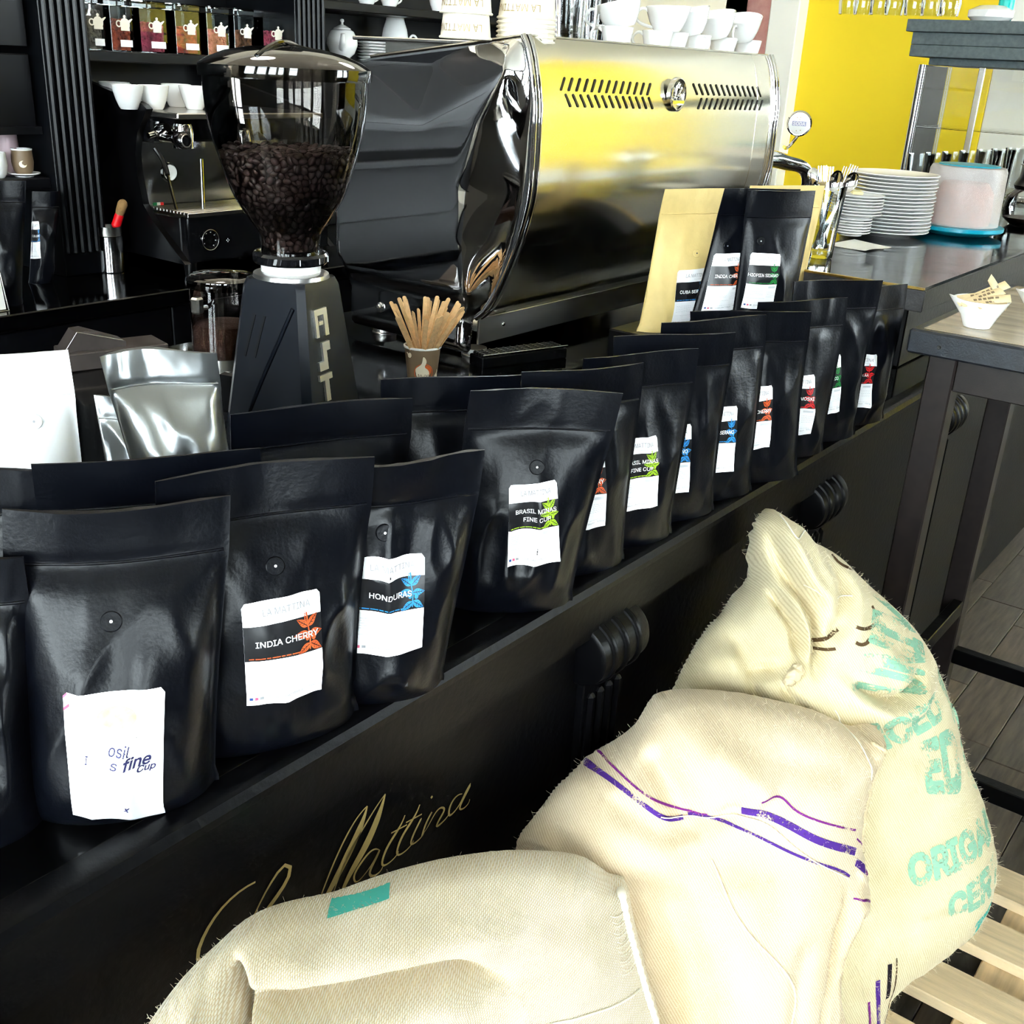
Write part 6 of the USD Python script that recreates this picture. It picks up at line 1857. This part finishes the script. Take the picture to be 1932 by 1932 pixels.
sugar_bowl(b1, 'small white porcelain bowl with spout, full of sugar sachets, on the bar table', 0)
b2 = at(1934, 607, 2, TZ)
sugar_bowl(b2 + np.array([.04, -.02, 0]), 'small white porcelain bowl at the right picture edge on the bar table', 0)
rnd = random.Random(9)
sp0 = None
C0 = np.array([b1[0], b1[1], TZ + .002])
rtv, upv = rt_, np.array([0, 0, 1.0])
for k, (ox, oz, ang, od, yaw_) in enumerate([(-.004, .051, 8, .016, .1), (.004, .058, 16, .004, .3), (-.006, .055, 12, -.008, -.1), (.012, .064, 22, -.014, .2), (.014, .048, 4, .020, .5), (-.012, .049, 6, .004, .2), (.030, .062, -48, -.018, .2), (.010, .053, 10, .012, -.25)]):
    d = rtv * math.cos(math.radians(ang)) + upv * math.sin(math.radians(ang)); d = d @ trimesh.transformations.rotation_matrix(yaw_, (0, 0, 1))[:3, :3].T
    fv = np.cross(d, np.cross(upv * .8 + vw * .6, d)); fv /= np.linalg.norm(fv); s_ = np.cross(fv, d)
    M = np.eye(4); M[:3, 0], M[:3, 1], M[:3, 2], M[:3, 3] = d, s_, fv, C0 + rtv * ox + vw * od + upv * oz
    x = UsdGeom.Xform.Define(stage, numbered('/World/sugar_sachet')); x.AddTransformOp().Set(Gf.Matrix4d(*[float(e_) for e_ in M.T.ravel()]))
    tag(x.GetPrim(), 'tan paper sugar sachet lying in the white bowl on the bar table', 'sugar sachet', 'sugar sachets in the bowl')
    if sp0 is None:
        sp0 = T(x.GetPrim(), (0, 0, 0))
        n1 = 13; u_ = np.linspace(-1, 1, n1); U_, V_ = np.meshgrid(u_, u_, indexing='ij')
        thk = .0045 * np.sqrt(np.clip((1 - U_ ** 4) * (1 - V_ ** 2), 0, 1))
        vt = np.stack([U_ * .038, V_ * .0095, thk], -1).reshape(-1, 3); vb = np.stack([U_ * .038, V_ * .0095, -thk - .0003], -1).reshape(-1, 3)
        obj('packet', mk(np.vstack([vt, vb]), np.vstack([grid_faces(n1, n1), grid_faces(n1, n1, flip=True) + n1 * n1])), 'sugar_paper', sp0, smooth=50)
        obj('print_mark', [bx(-.016 + q * .009, -.010 + q * .009, -.0022, .0022, .0043, .0052, .0002) for q in range(4)], 'cup_brown', sp0, kind='stuff')
    else:
        x.GetPrim().GetReferences().AddInternalReference(sp0.prim.GetPath()); x.GetPrim().SetInstanceable(True)
